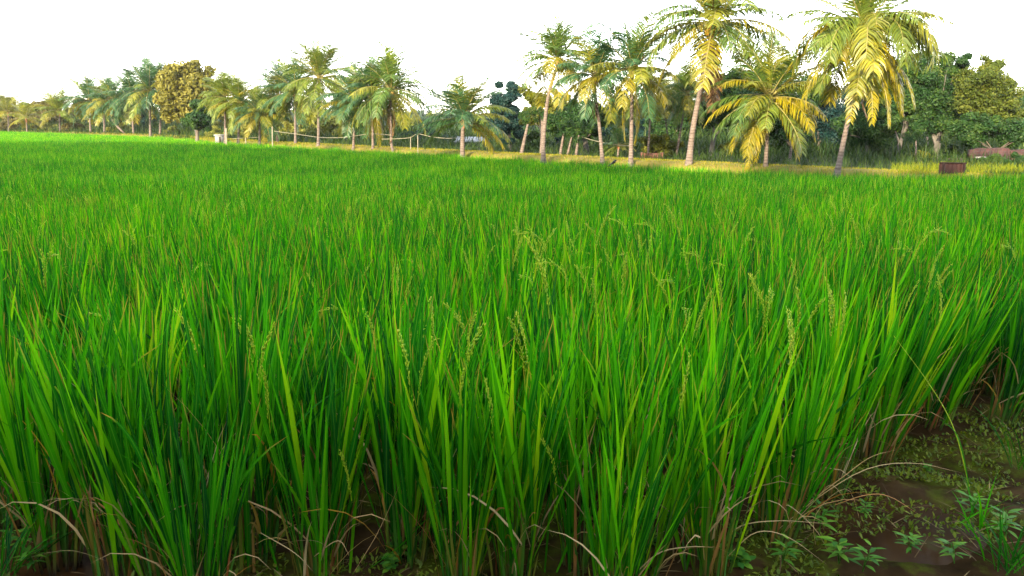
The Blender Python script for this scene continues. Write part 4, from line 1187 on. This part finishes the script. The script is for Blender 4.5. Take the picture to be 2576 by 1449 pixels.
def build_trees():
    G = 'broadleaf trees beyond the bund'
    t = lambda *a, **kw: tree(*a, group=G, **kw)
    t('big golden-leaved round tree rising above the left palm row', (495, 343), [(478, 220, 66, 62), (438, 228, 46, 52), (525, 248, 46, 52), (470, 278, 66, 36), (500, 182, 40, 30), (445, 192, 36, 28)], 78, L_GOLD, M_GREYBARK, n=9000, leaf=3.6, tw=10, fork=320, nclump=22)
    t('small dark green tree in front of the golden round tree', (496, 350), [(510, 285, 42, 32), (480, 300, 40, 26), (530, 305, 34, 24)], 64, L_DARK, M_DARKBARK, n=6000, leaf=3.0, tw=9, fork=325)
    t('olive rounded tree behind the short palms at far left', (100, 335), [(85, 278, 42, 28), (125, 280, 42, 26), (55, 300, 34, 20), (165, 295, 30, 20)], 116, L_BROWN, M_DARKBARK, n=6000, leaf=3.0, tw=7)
    t('column-shaped blue-green tree right of the short lone palm', (1283, 388), [(1275, 240, 38, 40), (1270, 290, 42, 45), (1285, 330, 30, 30)], 46, L_SHADE, M_GREYBARK, n=7500, leaf=2.6, tw=13, fork=345, nclump=24)
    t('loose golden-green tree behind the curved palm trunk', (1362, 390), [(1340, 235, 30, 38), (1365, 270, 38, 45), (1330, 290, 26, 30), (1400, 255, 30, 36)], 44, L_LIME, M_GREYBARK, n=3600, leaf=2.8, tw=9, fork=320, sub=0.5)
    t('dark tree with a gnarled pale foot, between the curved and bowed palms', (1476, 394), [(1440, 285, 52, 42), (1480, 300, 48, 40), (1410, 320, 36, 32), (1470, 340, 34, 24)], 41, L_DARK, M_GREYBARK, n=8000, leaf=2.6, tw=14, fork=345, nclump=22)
    t('dark tree in the gap left of the straight palm', (1545, 392), [(1555, 285, 46, 44), (1530, 325, 50, 40), (1590, 320, 40, 40)], 52, L_SHADE, M_DARKBARK, n=7000, leaf=2.6, tw=8, nclump=22)
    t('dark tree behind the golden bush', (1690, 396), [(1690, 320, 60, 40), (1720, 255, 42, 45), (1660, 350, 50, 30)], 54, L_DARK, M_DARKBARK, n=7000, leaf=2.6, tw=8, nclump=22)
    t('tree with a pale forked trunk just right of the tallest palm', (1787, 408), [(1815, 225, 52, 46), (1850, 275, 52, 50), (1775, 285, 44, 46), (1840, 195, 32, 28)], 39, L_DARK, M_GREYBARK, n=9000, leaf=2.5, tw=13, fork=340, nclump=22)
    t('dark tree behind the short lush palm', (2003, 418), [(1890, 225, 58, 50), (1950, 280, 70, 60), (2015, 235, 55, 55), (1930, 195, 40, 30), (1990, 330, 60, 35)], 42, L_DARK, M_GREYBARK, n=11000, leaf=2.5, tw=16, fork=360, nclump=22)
    t('narrow dark tree left of the big weeping palm', (2052, 418), [(2065, 250, 46, 60), (2060, 310, 54, 50), (2100, 330, 44, 40)], 44, L_SHADE, M_DARKBARK, n=7000, leaf=2.5, tw=9, nclump=22)
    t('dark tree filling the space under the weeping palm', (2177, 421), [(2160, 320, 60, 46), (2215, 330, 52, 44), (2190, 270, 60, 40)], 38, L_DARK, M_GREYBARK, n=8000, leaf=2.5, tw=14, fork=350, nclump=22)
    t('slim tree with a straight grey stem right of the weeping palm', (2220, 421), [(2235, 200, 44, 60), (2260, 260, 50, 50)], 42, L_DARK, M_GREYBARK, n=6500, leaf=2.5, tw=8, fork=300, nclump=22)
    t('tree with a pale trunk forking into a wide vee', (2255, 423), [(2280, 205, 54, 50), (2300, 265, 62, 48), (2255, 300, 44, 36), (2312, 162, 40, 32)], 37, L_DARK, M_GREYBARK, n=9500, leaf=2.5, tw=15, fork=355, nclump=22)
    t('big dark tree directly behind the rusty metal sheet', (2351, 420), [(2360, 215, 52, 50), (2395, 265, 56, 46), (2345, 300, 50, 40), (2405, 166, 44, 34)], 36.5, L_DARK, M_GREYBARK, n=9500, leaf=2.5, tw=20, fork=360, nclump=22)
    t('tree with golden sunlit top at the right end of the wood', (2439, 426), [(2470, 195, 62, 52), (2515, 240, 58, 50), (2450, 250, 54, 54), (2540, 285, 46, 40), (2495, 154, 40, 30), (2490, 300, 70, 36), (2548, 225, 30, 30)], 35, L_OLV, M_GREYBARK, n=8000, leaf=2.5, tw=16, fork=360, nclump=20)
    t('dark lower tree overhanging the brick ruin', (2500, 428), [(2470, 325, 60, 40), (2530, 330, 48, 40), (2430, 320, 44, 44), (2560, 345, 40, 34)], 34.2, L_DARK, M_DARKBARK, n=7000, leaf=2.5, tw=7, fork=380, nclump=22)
    GB2 = 'trees in the second rank beyond the bund'
    for X, Y, rx, ry, d, m, by, lb in (
        (15, 278, 44, 40, 124, L_BROWN, 332, 'dull yellow tree behind the far left palms'), (75, 292, 46, 34, 126, L_SUN, 331, 'pale olive tree behind the short dull palm'), (150, 288, 46, 36, 122, L_SUN, 333, 'pale olive tree behind the lime-topped short palm'), (240, 280, 44, 42, 116, L_SUN, 335, 'light green tree behind the palm with a dark drooping skirt'), (310, 276, 46, 48, 108, L_HAZE, 337, 'hazy tree behind the third palm left of the golden round tree'), (205, 285, 44, 38, 118, L_BROWN, 335, 'olive tree behind the left end of the dense palm row'), (275, 285, 50, 40, 112, L_HAZE, 336, 'green tree behind the orange-fronded short palm'), (345, 282, 50, 46, 104, L_SHADE, 338, 'shadowed tree filling the dense palm row'), (600, 290, 61, 44, 88, L_SUN, 345, 'green tree behind the bright palms right of the golden round tree'), (690, 290, 66, 46, 86, L_SUN, 347, 'tree rising behind the white post'), (775, 292, 61, 46, 84, L_SUN, 350, 'yellow-green tree behind the tallest left-row palm'), (855, 294, 61, 46, 82, L_SUN, 352, 'hazy tree behind the wide dark palm'), (940, 302, 57, 44, 80, L_SUN, 356, 'green tree behind the long yellow hanging frond palm'), (1020, 318, 52, 40, 76, L_SUN, 360, 'lime tree right of the orange-hearted palm'), (1095, 324, 55, 38, 74, L_HAZE, 364, 'grey-green tree left of the short lone palm'), (1200, 334, 56, 32, 70, L_SHADE, 368, 'blue-shadowed tree behind the pale hut'),
        (1320, 330, 56, 46, 66, L_SHADE, 374, 'deep blue-green tree behind the loose golden-green tree'), (1420, 310, 60, 62, 64, L_SHADE, 378, 'dark tree far behind the curved palm'), (1520, 325, 60, 52, 64, L_SHADE, 380, 'dark tree far behind the bowed palm'), (1640, 305, 64, 72, 62, L_DARK, 384, 'dark tree far behind the golden bush'), (1735, 265, 70, 96, 60, L_DARK, 388, 'tall dark tree far behind the tallest palm'), (1850, 260, 70, 90, 60, L_DARK, 390, 'tall dark tree filling the gap right of the tallest palm'), (1950, 250, 76, 92, 58, L_SHADE, 392, 'tall dark tree far behind the short lush palm'), (2060, 270, 70, 92, 57, L_DARK, 394, 'tall dark tree far behind the gap left of the weeping palm'), (2160, 270, 70, 100, 56, L_SHADE, 396, 'tall dark tree far behind the weeping palm'), (2268, 235, 78, 108, 55, L_DARK, 398, 'tall dark tree far behind the vee-forked tree'), (2370, 245, 78, 104, 54, L_SHADE, 400, 'tall dark tree far behind the rusty sheet'), (2465, 250, 82, 96, 53, L_DARK, 402, 'dark tree far behind the golden-topped tree'), (2575, 295, 60, 84, 52, L_DARK, 404, 'dark tree at the right edge beyond the ruin')):
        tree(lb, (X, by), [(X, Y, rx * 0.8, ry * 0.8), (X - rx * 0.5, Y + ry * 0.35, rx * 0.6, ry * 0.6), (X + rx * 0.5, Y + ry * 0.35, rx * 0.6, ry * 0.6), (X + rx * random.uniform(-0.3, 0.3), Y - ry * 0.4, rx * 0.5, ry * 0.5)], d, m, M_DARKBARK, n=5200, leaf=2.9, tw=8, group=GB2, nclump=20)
    # leaning bare poles of young trees under the dark crowns
    GP = 'thin leaning trunks under the dark trees'
    for X0, Y0, X1, Y1, w, lb in ((1308, 387, 1328, 312, 9, 'thin sunlit trunk leaning right beside the column-shaped tree'), (1406, 390, 1418, 335, 7, 'thin sunlit trunk right of the curved palm'), (1424, 391, 1438, 345, 6, 'grey thin trunk, middle of three leaning right together'), (1446, 391, 1456, 340, 7, 'bright thin trunk beside the gnarled pale foot'), (1360, 392, 1364, 300, 8, 'thin upright trunk partly hidden by the curved palm'), (1983, 418, 1992, 345, 7, 'slim dark trunk right of the short lush palm'), (2300, 422, 2304, 350, 5, 'slim stem between the vee-forked tree and the rusty sheet')):
        d = 38 if X0 < 1900 else 34
        k = d / F * 1.02
        b = at_dist(X0, Y0, d); e = at_dist(X1, Y1, d) - b
        root = link('young_tree', None, None, b, lb, 'tree', GP)
        V, f = tube([tuple(p) for p in spline([Vector((0, 0, -0.3)), e * 0.5 + Vector((0.03, 0, 0)), e], 8)], list(np.linspace(w * 0.6, w * 0.3, 8) * k), 7)
        g = Geo(); g.add(V, f); link('trunk', g.mesh('young_trunk', [M_PALMBARK], True), root)
        g = Geo(); cc = rng.normal(0, 1, (8, 3)) * np.array([14, 14, 9]) * k + np.array([e.x, e.y, e.z + 16 * k])
        leaf_cloud(g, cc, np.full(8, 11 * k), 900, 2.4 * k)
        link('crown', g.mesh('young_crown', [L_DARK]), root)
    # bushes
    GB = 'bushes beyond the bund'
    B = [
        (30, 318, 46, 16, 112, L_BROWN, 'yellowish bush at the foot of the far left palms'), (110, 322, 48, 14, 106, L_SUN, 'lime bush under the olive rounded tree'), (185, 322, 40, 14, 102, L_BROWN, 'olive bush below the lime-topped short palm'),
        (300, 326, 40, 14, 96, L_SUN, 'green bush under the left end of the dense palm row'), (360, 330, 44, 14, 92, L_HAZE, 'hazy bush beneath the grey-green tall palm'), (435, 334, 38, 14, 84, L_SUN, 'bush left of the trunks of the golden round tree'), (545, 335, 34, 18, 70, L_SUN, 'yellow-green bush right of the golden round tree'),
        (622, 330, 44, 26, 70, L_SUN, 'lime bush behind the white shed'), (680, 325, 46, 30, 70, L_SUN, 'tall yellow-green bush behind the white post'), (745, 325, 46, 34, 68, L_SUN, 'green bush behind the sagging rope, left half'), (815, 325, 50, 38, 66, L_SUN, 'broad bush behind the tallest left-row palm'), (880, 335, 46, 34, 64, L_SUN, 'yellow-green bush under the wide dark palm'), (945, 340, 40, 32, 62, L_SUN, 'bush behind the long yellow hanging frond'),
        (1020, 352, 34, 26, 60, L_SHADE, 'blue-shadowed bush right of the orange-hearted palm'), (1085, 345, 46, 32, 60, L_HAZE, 'grey-green bush left of the short lone palm'), (1130, 362, 34, 20, 56, L_HAZE, 'low hazy bush next to the pale hut'), (1230, 358, 34, 28, 56, L_SHADE, 'blue-shadowed bush right of the pale hut'), (1262, 362, 24, 22, 50, L_MID, 'green bush under the drooping yellow frond'), (1335, 362, 40, 28, 48, L_MID, 'green bush behind the thin sunlit trunk'), (1400, 365, 34, 24, 48, L_SHADE, 'dark bush in shade under the curved palm'),
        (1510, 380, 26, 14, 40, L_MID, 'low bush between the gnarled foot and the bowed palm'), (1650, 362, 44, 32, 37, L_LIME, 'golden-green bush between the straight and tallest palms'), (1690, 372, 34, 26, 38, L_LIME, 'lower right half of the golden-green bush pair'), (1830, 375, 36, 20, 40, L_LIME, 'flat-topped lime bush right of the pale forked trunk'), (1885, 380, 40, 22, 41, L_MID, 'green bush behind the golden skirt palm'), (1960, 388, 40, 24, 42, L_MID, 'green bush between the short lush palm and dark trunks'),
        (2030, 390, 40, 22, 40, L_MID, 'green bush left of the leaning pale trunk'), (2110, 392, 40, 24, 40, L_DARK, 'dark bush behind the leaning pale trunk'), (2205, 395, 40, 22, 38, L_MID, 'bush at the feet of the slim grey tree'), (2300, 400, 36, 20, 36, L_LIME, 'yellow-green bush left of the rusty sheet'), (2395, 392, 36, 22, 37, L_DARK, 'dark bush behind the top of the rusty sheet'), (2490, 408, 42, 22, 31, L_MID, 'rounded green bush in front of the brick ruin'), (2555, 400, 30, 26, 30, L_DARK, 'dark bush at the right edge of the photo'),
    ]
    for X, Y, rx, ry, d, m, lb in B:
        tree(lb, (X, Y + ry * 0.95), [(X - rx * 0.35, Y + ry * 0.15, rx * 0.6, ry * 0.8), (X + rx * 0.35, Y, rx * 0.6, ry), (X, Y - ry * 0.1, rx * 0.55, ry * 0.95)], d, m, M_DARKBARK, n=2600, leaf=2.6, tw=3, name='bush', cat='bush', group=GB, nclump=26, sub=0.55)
    # the far wood: one hazy mass of crowns
    g = Geo()
    C, Rr = [], []
    for X in np.arange(-500, 3300, 16):
        d = random.uniform(150, 210)
        topy = 292 + 10 * mnoise.noise(Vector((X * 0.012, 0, 0))) + 5 * mnoise.noise(Vector((X * 0.05, 3, 0)))
        for y in np.arange(topy, 316, 5):
            p = at_dist(X + random.uniform(-8, 8), y, d)
            C.append(tuple(p)); Rr.append(0.9)
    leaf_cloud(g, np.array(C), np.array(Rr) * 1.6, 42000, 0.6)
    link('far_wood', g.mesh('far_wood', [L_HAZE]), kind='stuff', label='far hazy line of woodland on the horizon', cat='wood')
    # tall weeds and yellow grass at the foot of the right-hand wood
    g = Geo()
    N = 5000
    X = rng.uniform(2240, 2720, N); d = rng.uniform(24.5, 31, N)
    base = np.array([tuple(at_dist(x, 440, dd)) for x, dd in zip(X, d)]); base[:, 2] = np.where(base[:, 1] < 27.5, ZB - 0.03, ZF)
    ok = base[:, 1] > np.array([bund_y(x) for x in base[:, 0]]) - 0.2
    base = base[ok]; N = len(base)
    ribbons(g, base, rng.random(N) * 2 * PI, rng.uniform(0, 0.5, N), rng.uniform(0.1, 0.9, N), rng.uniform(0.06, 0.26, N), rng.uniform(0.012, 0.03, N), 3, rng.random(N) * 0.45, fold=False)
    link('wild_grass', g.mesh('wild_grass', [M_BGRASS]), kind='stuff', label='tall yellow-green wild grass around the rusty sheet', cat='grass')
    g = Geo()
    N = 52000
    X = rng.uniform(-300, 2900, N); t = rng.random(N)
    pts = []
    for x, tt in zip(X, t):
        q = at_dist(x, 400, 40.0); sl = q.x / q.y
        yb = 30.0
        for _ in range(5): yb = bund_y(sl * yb)
        y = yb + 2.3 + 34 * tt ** 1.5
        pts.append((sl * y, y, ZF - 0.02))
    pts = np.array(pts); sc_ = np.clip(pts[:, 1] / 38, 0.8, 3)
    ribbons(g, pts, rng.random(N) * 2 * PI, rng.uniform(0, 0.7, N), rng.uniform(0.2, 1.3, N), rng.uniform(0.08, 0.5, N) * sc_ ** 0.5 * (0.7 + 3.2 * t ** 1.2), rng.uniform(0.02, 0.05, N) * sc_ * (0.8 + 1.4 * t), 2, rng.random(N), fold=False)
    link('undergrowth', g.mesh('undergrowth', [L_UNDER]), kind='stuff', label='weedy green undergrowth under the trees beyond the bund', cat='undergrowth')
    # the wood behind the photographer that shades the near half of the field
    g = Geo()
    C, Rr = [], []
    for x in np.arange(-115, 50, 1.3):
        top = float(np.interp(x, [-115, -69, -12, 0, 50], [27.0, 26.5, 14.7, 14.7, 14.9])) + 0.35 * mnoise.noise(Vector((x * 0.25, 0, 0))) + 0.3 * mnoise.noise(Vector((x * 0.9, 5, 0)))
        for z in np.arange(0.8, top, 1.3):
            C.append((x + random.uniform(-0.5, 0.5), -25 + random.uniform(-1.8, 1.8), z)); Rr.append(1.15)
    leaf_cloud(g, np.array(C), np.array(Rr), 210000, 0.66, flat=1.0)
    link('woodland', g.mesh('woodland', [L_MID]), kind='stuff', label='wood edge behind the viewpoint whose shade falls on the paddy', cat='wood')

# ------------------------------------------------------------------ small built things
def box(g, c, s, mat=0, rot=0.0):
    x, y, z = s[0] / 2, s[1] / 2, s[2] / 2
    V = np.array([(-x, -y, -z), (x, -y, -z), (x, y, -z), (-x, y, -z), (-x, -y, z), (x, -y, z), (x, y, z), (-x, y, z)])
    if rot:
        ca, sa = math.cos(rot), math.sin(rot)
        V = np.stack([V[:, 0] * ca - V[:, 1] * sa, V[:, 0] * sa + V[:, 1] * ca, V[:, 2]], 1)
    g.add(V + np.array(c), np.array([(0, 3, 2, 1), (4, 5, 6, 7), (0, 1, 5, 4), (1, 2, 6, 5), (2, 3, 7, 6), (3, 0, 4, 7)]), mat=mat)

def build_small():
    # rusty folded sheet standing in the grass
    d = 23.6
    tl, tr, bl, br = at_dist(2367, 410, d), at_dist(2434, 411, d), at_dist(2362, 450, d), at_dist(2430, 450, d)
    c = at_dist(2397, 450, d); 
    root = link('rusty_sheet', None, None, c, 'dark rusty metal sheet standing upright in the grass at right', 'metal sheet')
    nx, nz = 25, 7
    V = []
    for layer in (0, 1):
        for j in range(nz):
            v = j / (nz - 1)
            for i in range(nx):
                u = i / (nx - 1)
                p = bl.lerp(br, u).lerp(tl.lerp(tr, u), v) - c
                yy = 0.012 * math.sin(u * 40) + 0.05 * (u - 0.5) ** 2 + 0.02 * layer + 0.06 * v
                V.append((p.x, p.y + yy, p.z + (0.012 * mnoise.noise(Vector((u * 6, 0, 0))) if j == nz - 1 else 0)))
    idx = np.arange(2 * nx * nz).reshape(2, nz, nx)
    Qf = np.stack([idx[0, :-1, :-1], idx[0, :-1, 1:], idx[0, 1:, 1:], idx[0, 1:, :-1]], -1).reshape(-1, 4)
    Qb = np.stack([idx[1, :-1, :-1], idx[1, 1:, :-1], idx[1, 1:, 1:], idx[1, :-1, 1:]], -1).reshape(-1, 4)
    E = [np.stack([idx[0, -1, :-1], idx[0, -1, 1:], idx[1, -1, 1:], idx[1, -1, :-1]], -1), np.stack([idx[0, :-1, 0], idx[0, 1:, 0], idx[1, 1:, 0], idx[1, :-1, 0]], -1), np.stack([idx[0, :-1, -1], idx[1, :-1, -1], idx[1, 1:, -1], idx[0, 1:, -1]], -1)]
    g = Geo(); g.add(np.array(V), [Qf, Qb] + E)
    link('panel', g.mesh('sheet_panel', [M_RUST]), root)
    for u in (0.13, 0.9):
        g = Geo()
        a = bl.lerp(br, u) - c; b = tl.lerp(tr, u) - c
        V, f = tube([(a.x, a.y - 0.03, a.z), (b.x, b.y + 0.03, b.z + 0.01)], [0.035, 0.035], 6); g.add(V, f)
        link('rib', g.mesh('sheet_rib', [M_RUST2]), root)
    g = Geo(); a, b = tl - c, tr - c
    V, f = tube([(a.x, a.y + 0.05, a.z), (b.x, b.y + 0.05, b.z)], [0.022, 0.022], 6); g.add(V, f)
    link('rim', g.mesh('sheet_rim', [M_RUST2]), root)

    # brick ruin at the right
    d = 33.0
    k = d / F * 1.02
    c = at_dist(2500, 432, d); c.z = ZF
    root = link('brick_ruin', None, None, c, 'broken red brick wall with a dark opening at the right edge', 'ruin')
    zt = lambda Y: at_dist(2500, Y, d).z - c.z
    xs = lambda X: (X - 2500) * k
    prof = [(2440, 378), (2462, 372), (2490, 374), (2500, 372), (2528, 372), (2536, 378), (2576, 376), (2640, 380)]
    def slab(x0, x1, z0, t0, t1):
        V = np.array([(x0, 0, z0), (x1, 0, z0), (x1, 0.3, z0), (x0, 0.3, z0), (x0, 0, t0), (x1, 0, t1), (x1, 0.3, t1), (x0, 0.3, t0)])
        g.add(V, np.array([(0, 3, 2, 1), (4, 5, 6, 7), (0, 1, 5, 4), (1, 2, 6, 5), (2, 3, 7, 6), (3, 0, 4, 7)]))
    g = Geo()
    for (a, ya), (b, yb) in zip(prof[:-1], prof[1:]):
        z0 = -0.2 if not (2445 < (a + b) / 2 < 2480) else zt(398)
        slab(xs(a), xs(b), z0, zt(ya), zt(yb))
    link('wall', g.mesh('ruin_wall', [M_BRICK]), root)
    g = Geo(); box(g, (xs(2470), 0.9, zt(415) * 0.5), (xs(2560) - xs(2440), 0.1, zt(398) + 0.2)); link('opening_shade', g.mesh('ruin_inner', [M_HOLE]), root)  # dark slab painting in the shade behind the wall's opening
    g = Geo(); box(g, (xs(2463), 0.13, zt(398) + 0.03), (30 * k, 0.36, 0.07)); link('lintel', g.mesh('ruin_lintel', [M_PLASTER]), root)

    # pale hut behind the short lone palm
    d = 52.0; k = d / F * 1.02
    c = at_dist(1182, 392, d); c.z = ZF
    root = link('hut', None, None, c, 'pale grey hut half hidden behind the short lone palm', 'hut')
    h = at_dist(1182, 358, d).z - c.z
    g = Geo(); box(g, (0, 0.8, h / 2), (70 * k, 1.6, h)); link('wall', g.mesh('hut_wall', [M_PLASTER]), root)
    g = Geo()
    V = np.array([(-38 * k, -0.2, h), (38 * k, -0.2, h), (38 * k, 1.9, h + 0.25), (-38 * k, 1.9, h + 0.25), (-38 * k, -0.2, h + 0.06), (38 * k, -0.2, h + 0.06), (38 * k, 1.9, h + 0.31), (-38 * k, 1.9, h + 0.31)])
    g.add(V, np.array([(0, 3, 2, 1), (4, 5, 6, 7), (0, 1, 5, 4), (1, 2, 6, 5), (2, 3, 7, 6), (3, 0, 4, 7)])); link('roof', g.mesh('hut_roof', [M_ROOF]), root)
    g = Geo(); box(g, (-14 * k, -0.01, h * 0.4), (10 * k, 0.05, h * 0.8)); link('door', g.mesh('hut_door', [M_HOLE]), root)
    g = Geo(); box(g, (16 * k, -0.01, h * 0.62), (9 * k, 0.05, h * 0.25)); link('window', g.mesh('hut_window', [M_HOLE]), root)

    # white shed among the left palms
    d = 60.0; k = d / F * 1.02
    c = at_dist(550, 356, d); c.z = ZF
    root = link('shed', None, None, c, 'small white shed under the left palms', 'shed')
    h = at_dist(550, 341, d).z - c.z
    g = Geo(); box(g, (0, 0.5, h / 2), (17 * k, 1.0, h)); link('wall', g.mesh('shed_wall', [M_PLASTER]), root)
    g = Geo(); box(g, (0, 0.5, h + 0.03), (20 * k, 1.2, 0.06)); link('roof', g.mesh('shed_roof', [M_ROOF]), root)
    g = Geo(); box(g, (3.5 * k, -0.01, h * 0.42), (4 * k, 0.04, h * 0.8)); link('door', g.mesh('shed_door', [M_HOLE]), root)

    # low pink wall behind the golden-green bush
    d = 36.0; k = d / F * 1.02
    c = at_dist(1640, 402, d); c.z = ZF
    h = at_dist(1640, 385, d).z - c.z
    root = link('low_wall', None, None, c, 'low pinkish wall at the foot of the golden-green bush', 'wall')
    g = Geo(); box(g, (0, 0, h / 2), (46 * k, 0.2, h)); link('masonry', g.mesh('low_wall_body', [M_PINK]), root)
    for q in (-1, 1):
        g = Geo(); box(g, (q * 25 * k, 0, h * 0.56), (5 * k, 0.28, h * 1.12)); link('pier', g.mesh('low_wall_pier', [M_PINK]), root)

    # posts and the sagging pipe strung on them
    def post(X, Y0, Y1, w, lb, d, X1=None):
        b = at_dist(X, Y0, d); e = at_dist(X1 or X, Y1, d) - b
        k = d / F * 1.02
        V, f = tube([(0, 0, -0.3), tuple(e * 0.5), tuple(e)], [w * 0.36 * k, w * 0.33 * k, w * 0.28 * k], 8)
        g = Geo(); g.add(V, f)
        link('post', g.mesh('post', [M_POST], True), None, b, lb, 'post', 'posts along the bund')
        return b + e
    p1 = post(754 * 1.0 - 0, 364, 332, 5, 'pale post left of the palm with a spiky dark top', 50.5) if False else None
    a = post(685, 360, 318, 4, 'tall white post in the left palm row', 52)
    b = post(1051, 379, 336, 3, 'thin pole holding the pipe right of the yellow hanging frond', 41.5)
    c = post(1033, 378, 344, 3, 'thin pole beside the trunk of the orange-hearted palm', 43)
    e = post(1075, 380, 345, 3, 'thin leaning pole under the peak of the sagging pipe', 40.5, X1=1079) if False else None
    f0 = post(618, 356, 347, 4, 'short post of the wooden rail under the bright palms', 55)
    h = post(569, 353, 322, 6, 'thick pale post beside the white shed', 56)
    def line(path, d0, d1, r, lb):
        n = len(path)
        P = [at_dist(X, Y, d0 + (d1 - d0) * i / (n - 1)) for i, (X, Y) in enumerate(path)]
        o = P[0]
        V, f = tube([tuple(p - o) for p in spline(P, 40)], [r] * 40, 6)
        g = Geo(); g.add(V, f)
        link('pipe', g.mesh('pipe', [M_ROPE], True), None, o, lb, 'pipe', 'pale pipes strung along the bund')
    line([(690, 330), (750, 338), (810, 346), (870, 345), (930, 337), (985, 340)], 51, 43, 0.016, 'pale pipe sagging between left-row palms')
    line([(960, 350), (1000, 349), (1032, 346), (1051, 337), (1085, 344), (1125, 348), (1160, 346)], 43, 40, 0.016, 'pale pipe peaked over a thin pole left of the short lone palm')
    line([(1465, 345), (1500, 355), (1545, 364), (1585, 367)], 38, 35, 0.016, 'pale pipe sagging between the bowed and straight palms')
    line([(585, 349), (620, 347), (655, 345)], 56, 55, 0.016, 'straight wooden rail left of the white post')
    # little black bird on the crop's edge
    d = 28.5; k = d / F
    root = link('bird', None, None, at_dist(1543, 415, d), 'tiny black bird perched on the rice below the straight palm', 'bird')
    g = Geo()
    V, f = tube([(-0.085, 0, 0.03), (-0.04, 0, 0.055), (0.01, 0, 0.09), (0.045, 0, 0.125), (0.065, 0, 0.155), (0.09, 0, 0.165), (0.12, 0, 0.16)], [0.012, 0.04, 0.055, 0.042, 0.03, 0.026, 0.004], 10); g.add(V, f)
    V, f = tube([(-0.07, 0, 0.04), (-0.15, 0, -0.02), (-0.2, 0, -0.05)], [0.02, 0.014, 0.018], 5); g.add(V, f)
    for q in (-0.015, 0.015):
        V, f = tube([(0.0, q, 0.05), (0.005, q, -0.03)], [0.005, 0.004], 4); g.add(V, f)
    link('body', g.mesh('bird_body', [M_BIRD], True), root)

# ------------------------------------------------------------------ light, sky, camera
SUN_EL, SUN_AZ = 16.0, 25.0        # sun behind the viewer, to the left
def build_light():
    w = bpy.data.worlds.new('World'); sc.world = w; w.use_nodes = True
    nt = w.node_tree; bg = nt.nodes['Background']
    sky = nt.nodes.new('ShaderNodeTexSky'); sky.sky_type = 'NISHITA'; sky.sun_disc = False
    sky.sun_elevation = R(SUN_EL)
    # direction towards the sun: behind (-y) and left (-x)
    sx, sy = -math.sin(R(SUN_AZ)), -math.cos(R(SUN_AZ))
    sky.sun_rotation = math.atan2(sx, sy)
    sky.air_density = 1.0; sky.dust_density = 0.6; sky.ozone_density = 1.0
    hs = nt.nodes.new('ShaderNodeHueSaturation'); hs.inputs['Saturation'].default_value = 0.35
    nt.links.new(sky.outputs[0], hs.inputs['Color']); nt.links.new(hs.outputs[0], bg.inputs[0])
    bg.inputs[1].default_value = SKY
    L = bpy.data.lights.new('sun', 'SUN'); L.energy = SUN; L.angle = R(0.6); L.color = (1.0, 0.80, 0.52)
    o = bpy.data.objects.new('sun', L); COL.objects.link(o)
    d = Vector((-sx * math.cos(R(SUN_EL)), -sy * math.cos(R(SUN_EL)), -math.sin(R(SUN_EL))))
    o.rotation_euler = d.to_track_quat('-Z', 'Y').to_euler()
    o.location = (-40, -60, 40)

def build_haze():
    if not HAZE: return
    g = Geo(); box(g, (0, 800 - 170, 12), (3400, 1900, 44))
    m, nt, n, l = new_mat('thin_haze')
    v = n.new('ShaderNodeVolumePrincipled')
    v.inputs['Density'].default_value = HAZE
    v.inputs['Color'].default_value = (0.88, 0.87, 0.82, 1)
    v.inputs['Anisotropy'].default_value = 0.0
    o = n.new('ShaderNodeOutputMaterial'); l.new(v.outputs[0], o.inputs['Volume'])
    link('haze', g.mesh('haze', [m]), kind='stuff', label='thin pale haze over the whole place', cat='haze')

def build_camera():
    cam = bpy.data.cameras.new('camera'); cam.sensor_width = 36.0
    cam.lens = 36.0 * F / 2576.0
    cam.clip_start = 0.05; cam.clip_end = 4000
    o = bpy.data.objects.new('camera', cam); COL.objects.link(o)
    o.location = (0, 0, EYE); o.rotation_euler = (PI / 2 - PITCH, 0, 0)
    sc.camera = o

SKY, SUN, EXPO = 0.15, 2.9, 2.9
HAZE = 0.0002
build_ground()
build_bund()
build_rice()
build_front()
build_palms()
build_trees()
build_small()
build_light()
build_haze()
build_camera()
sc.view_settings.view_transform = 'Standard'
sc.view_settings.look = 'None'
sc.view_settings.exposure = EXPO
sc.view_settings.gamma = 1.0
cy = sc.cycles
cy.max_bounces = 6; cy.diffuse_bounces = 3; cy.glossy_bounces = 2; cy.transmission_bounces = 4; cy.transparent_max_bounces = 8
cy.use_denoising = True
cy.denoising_prefilter = 'NONE'
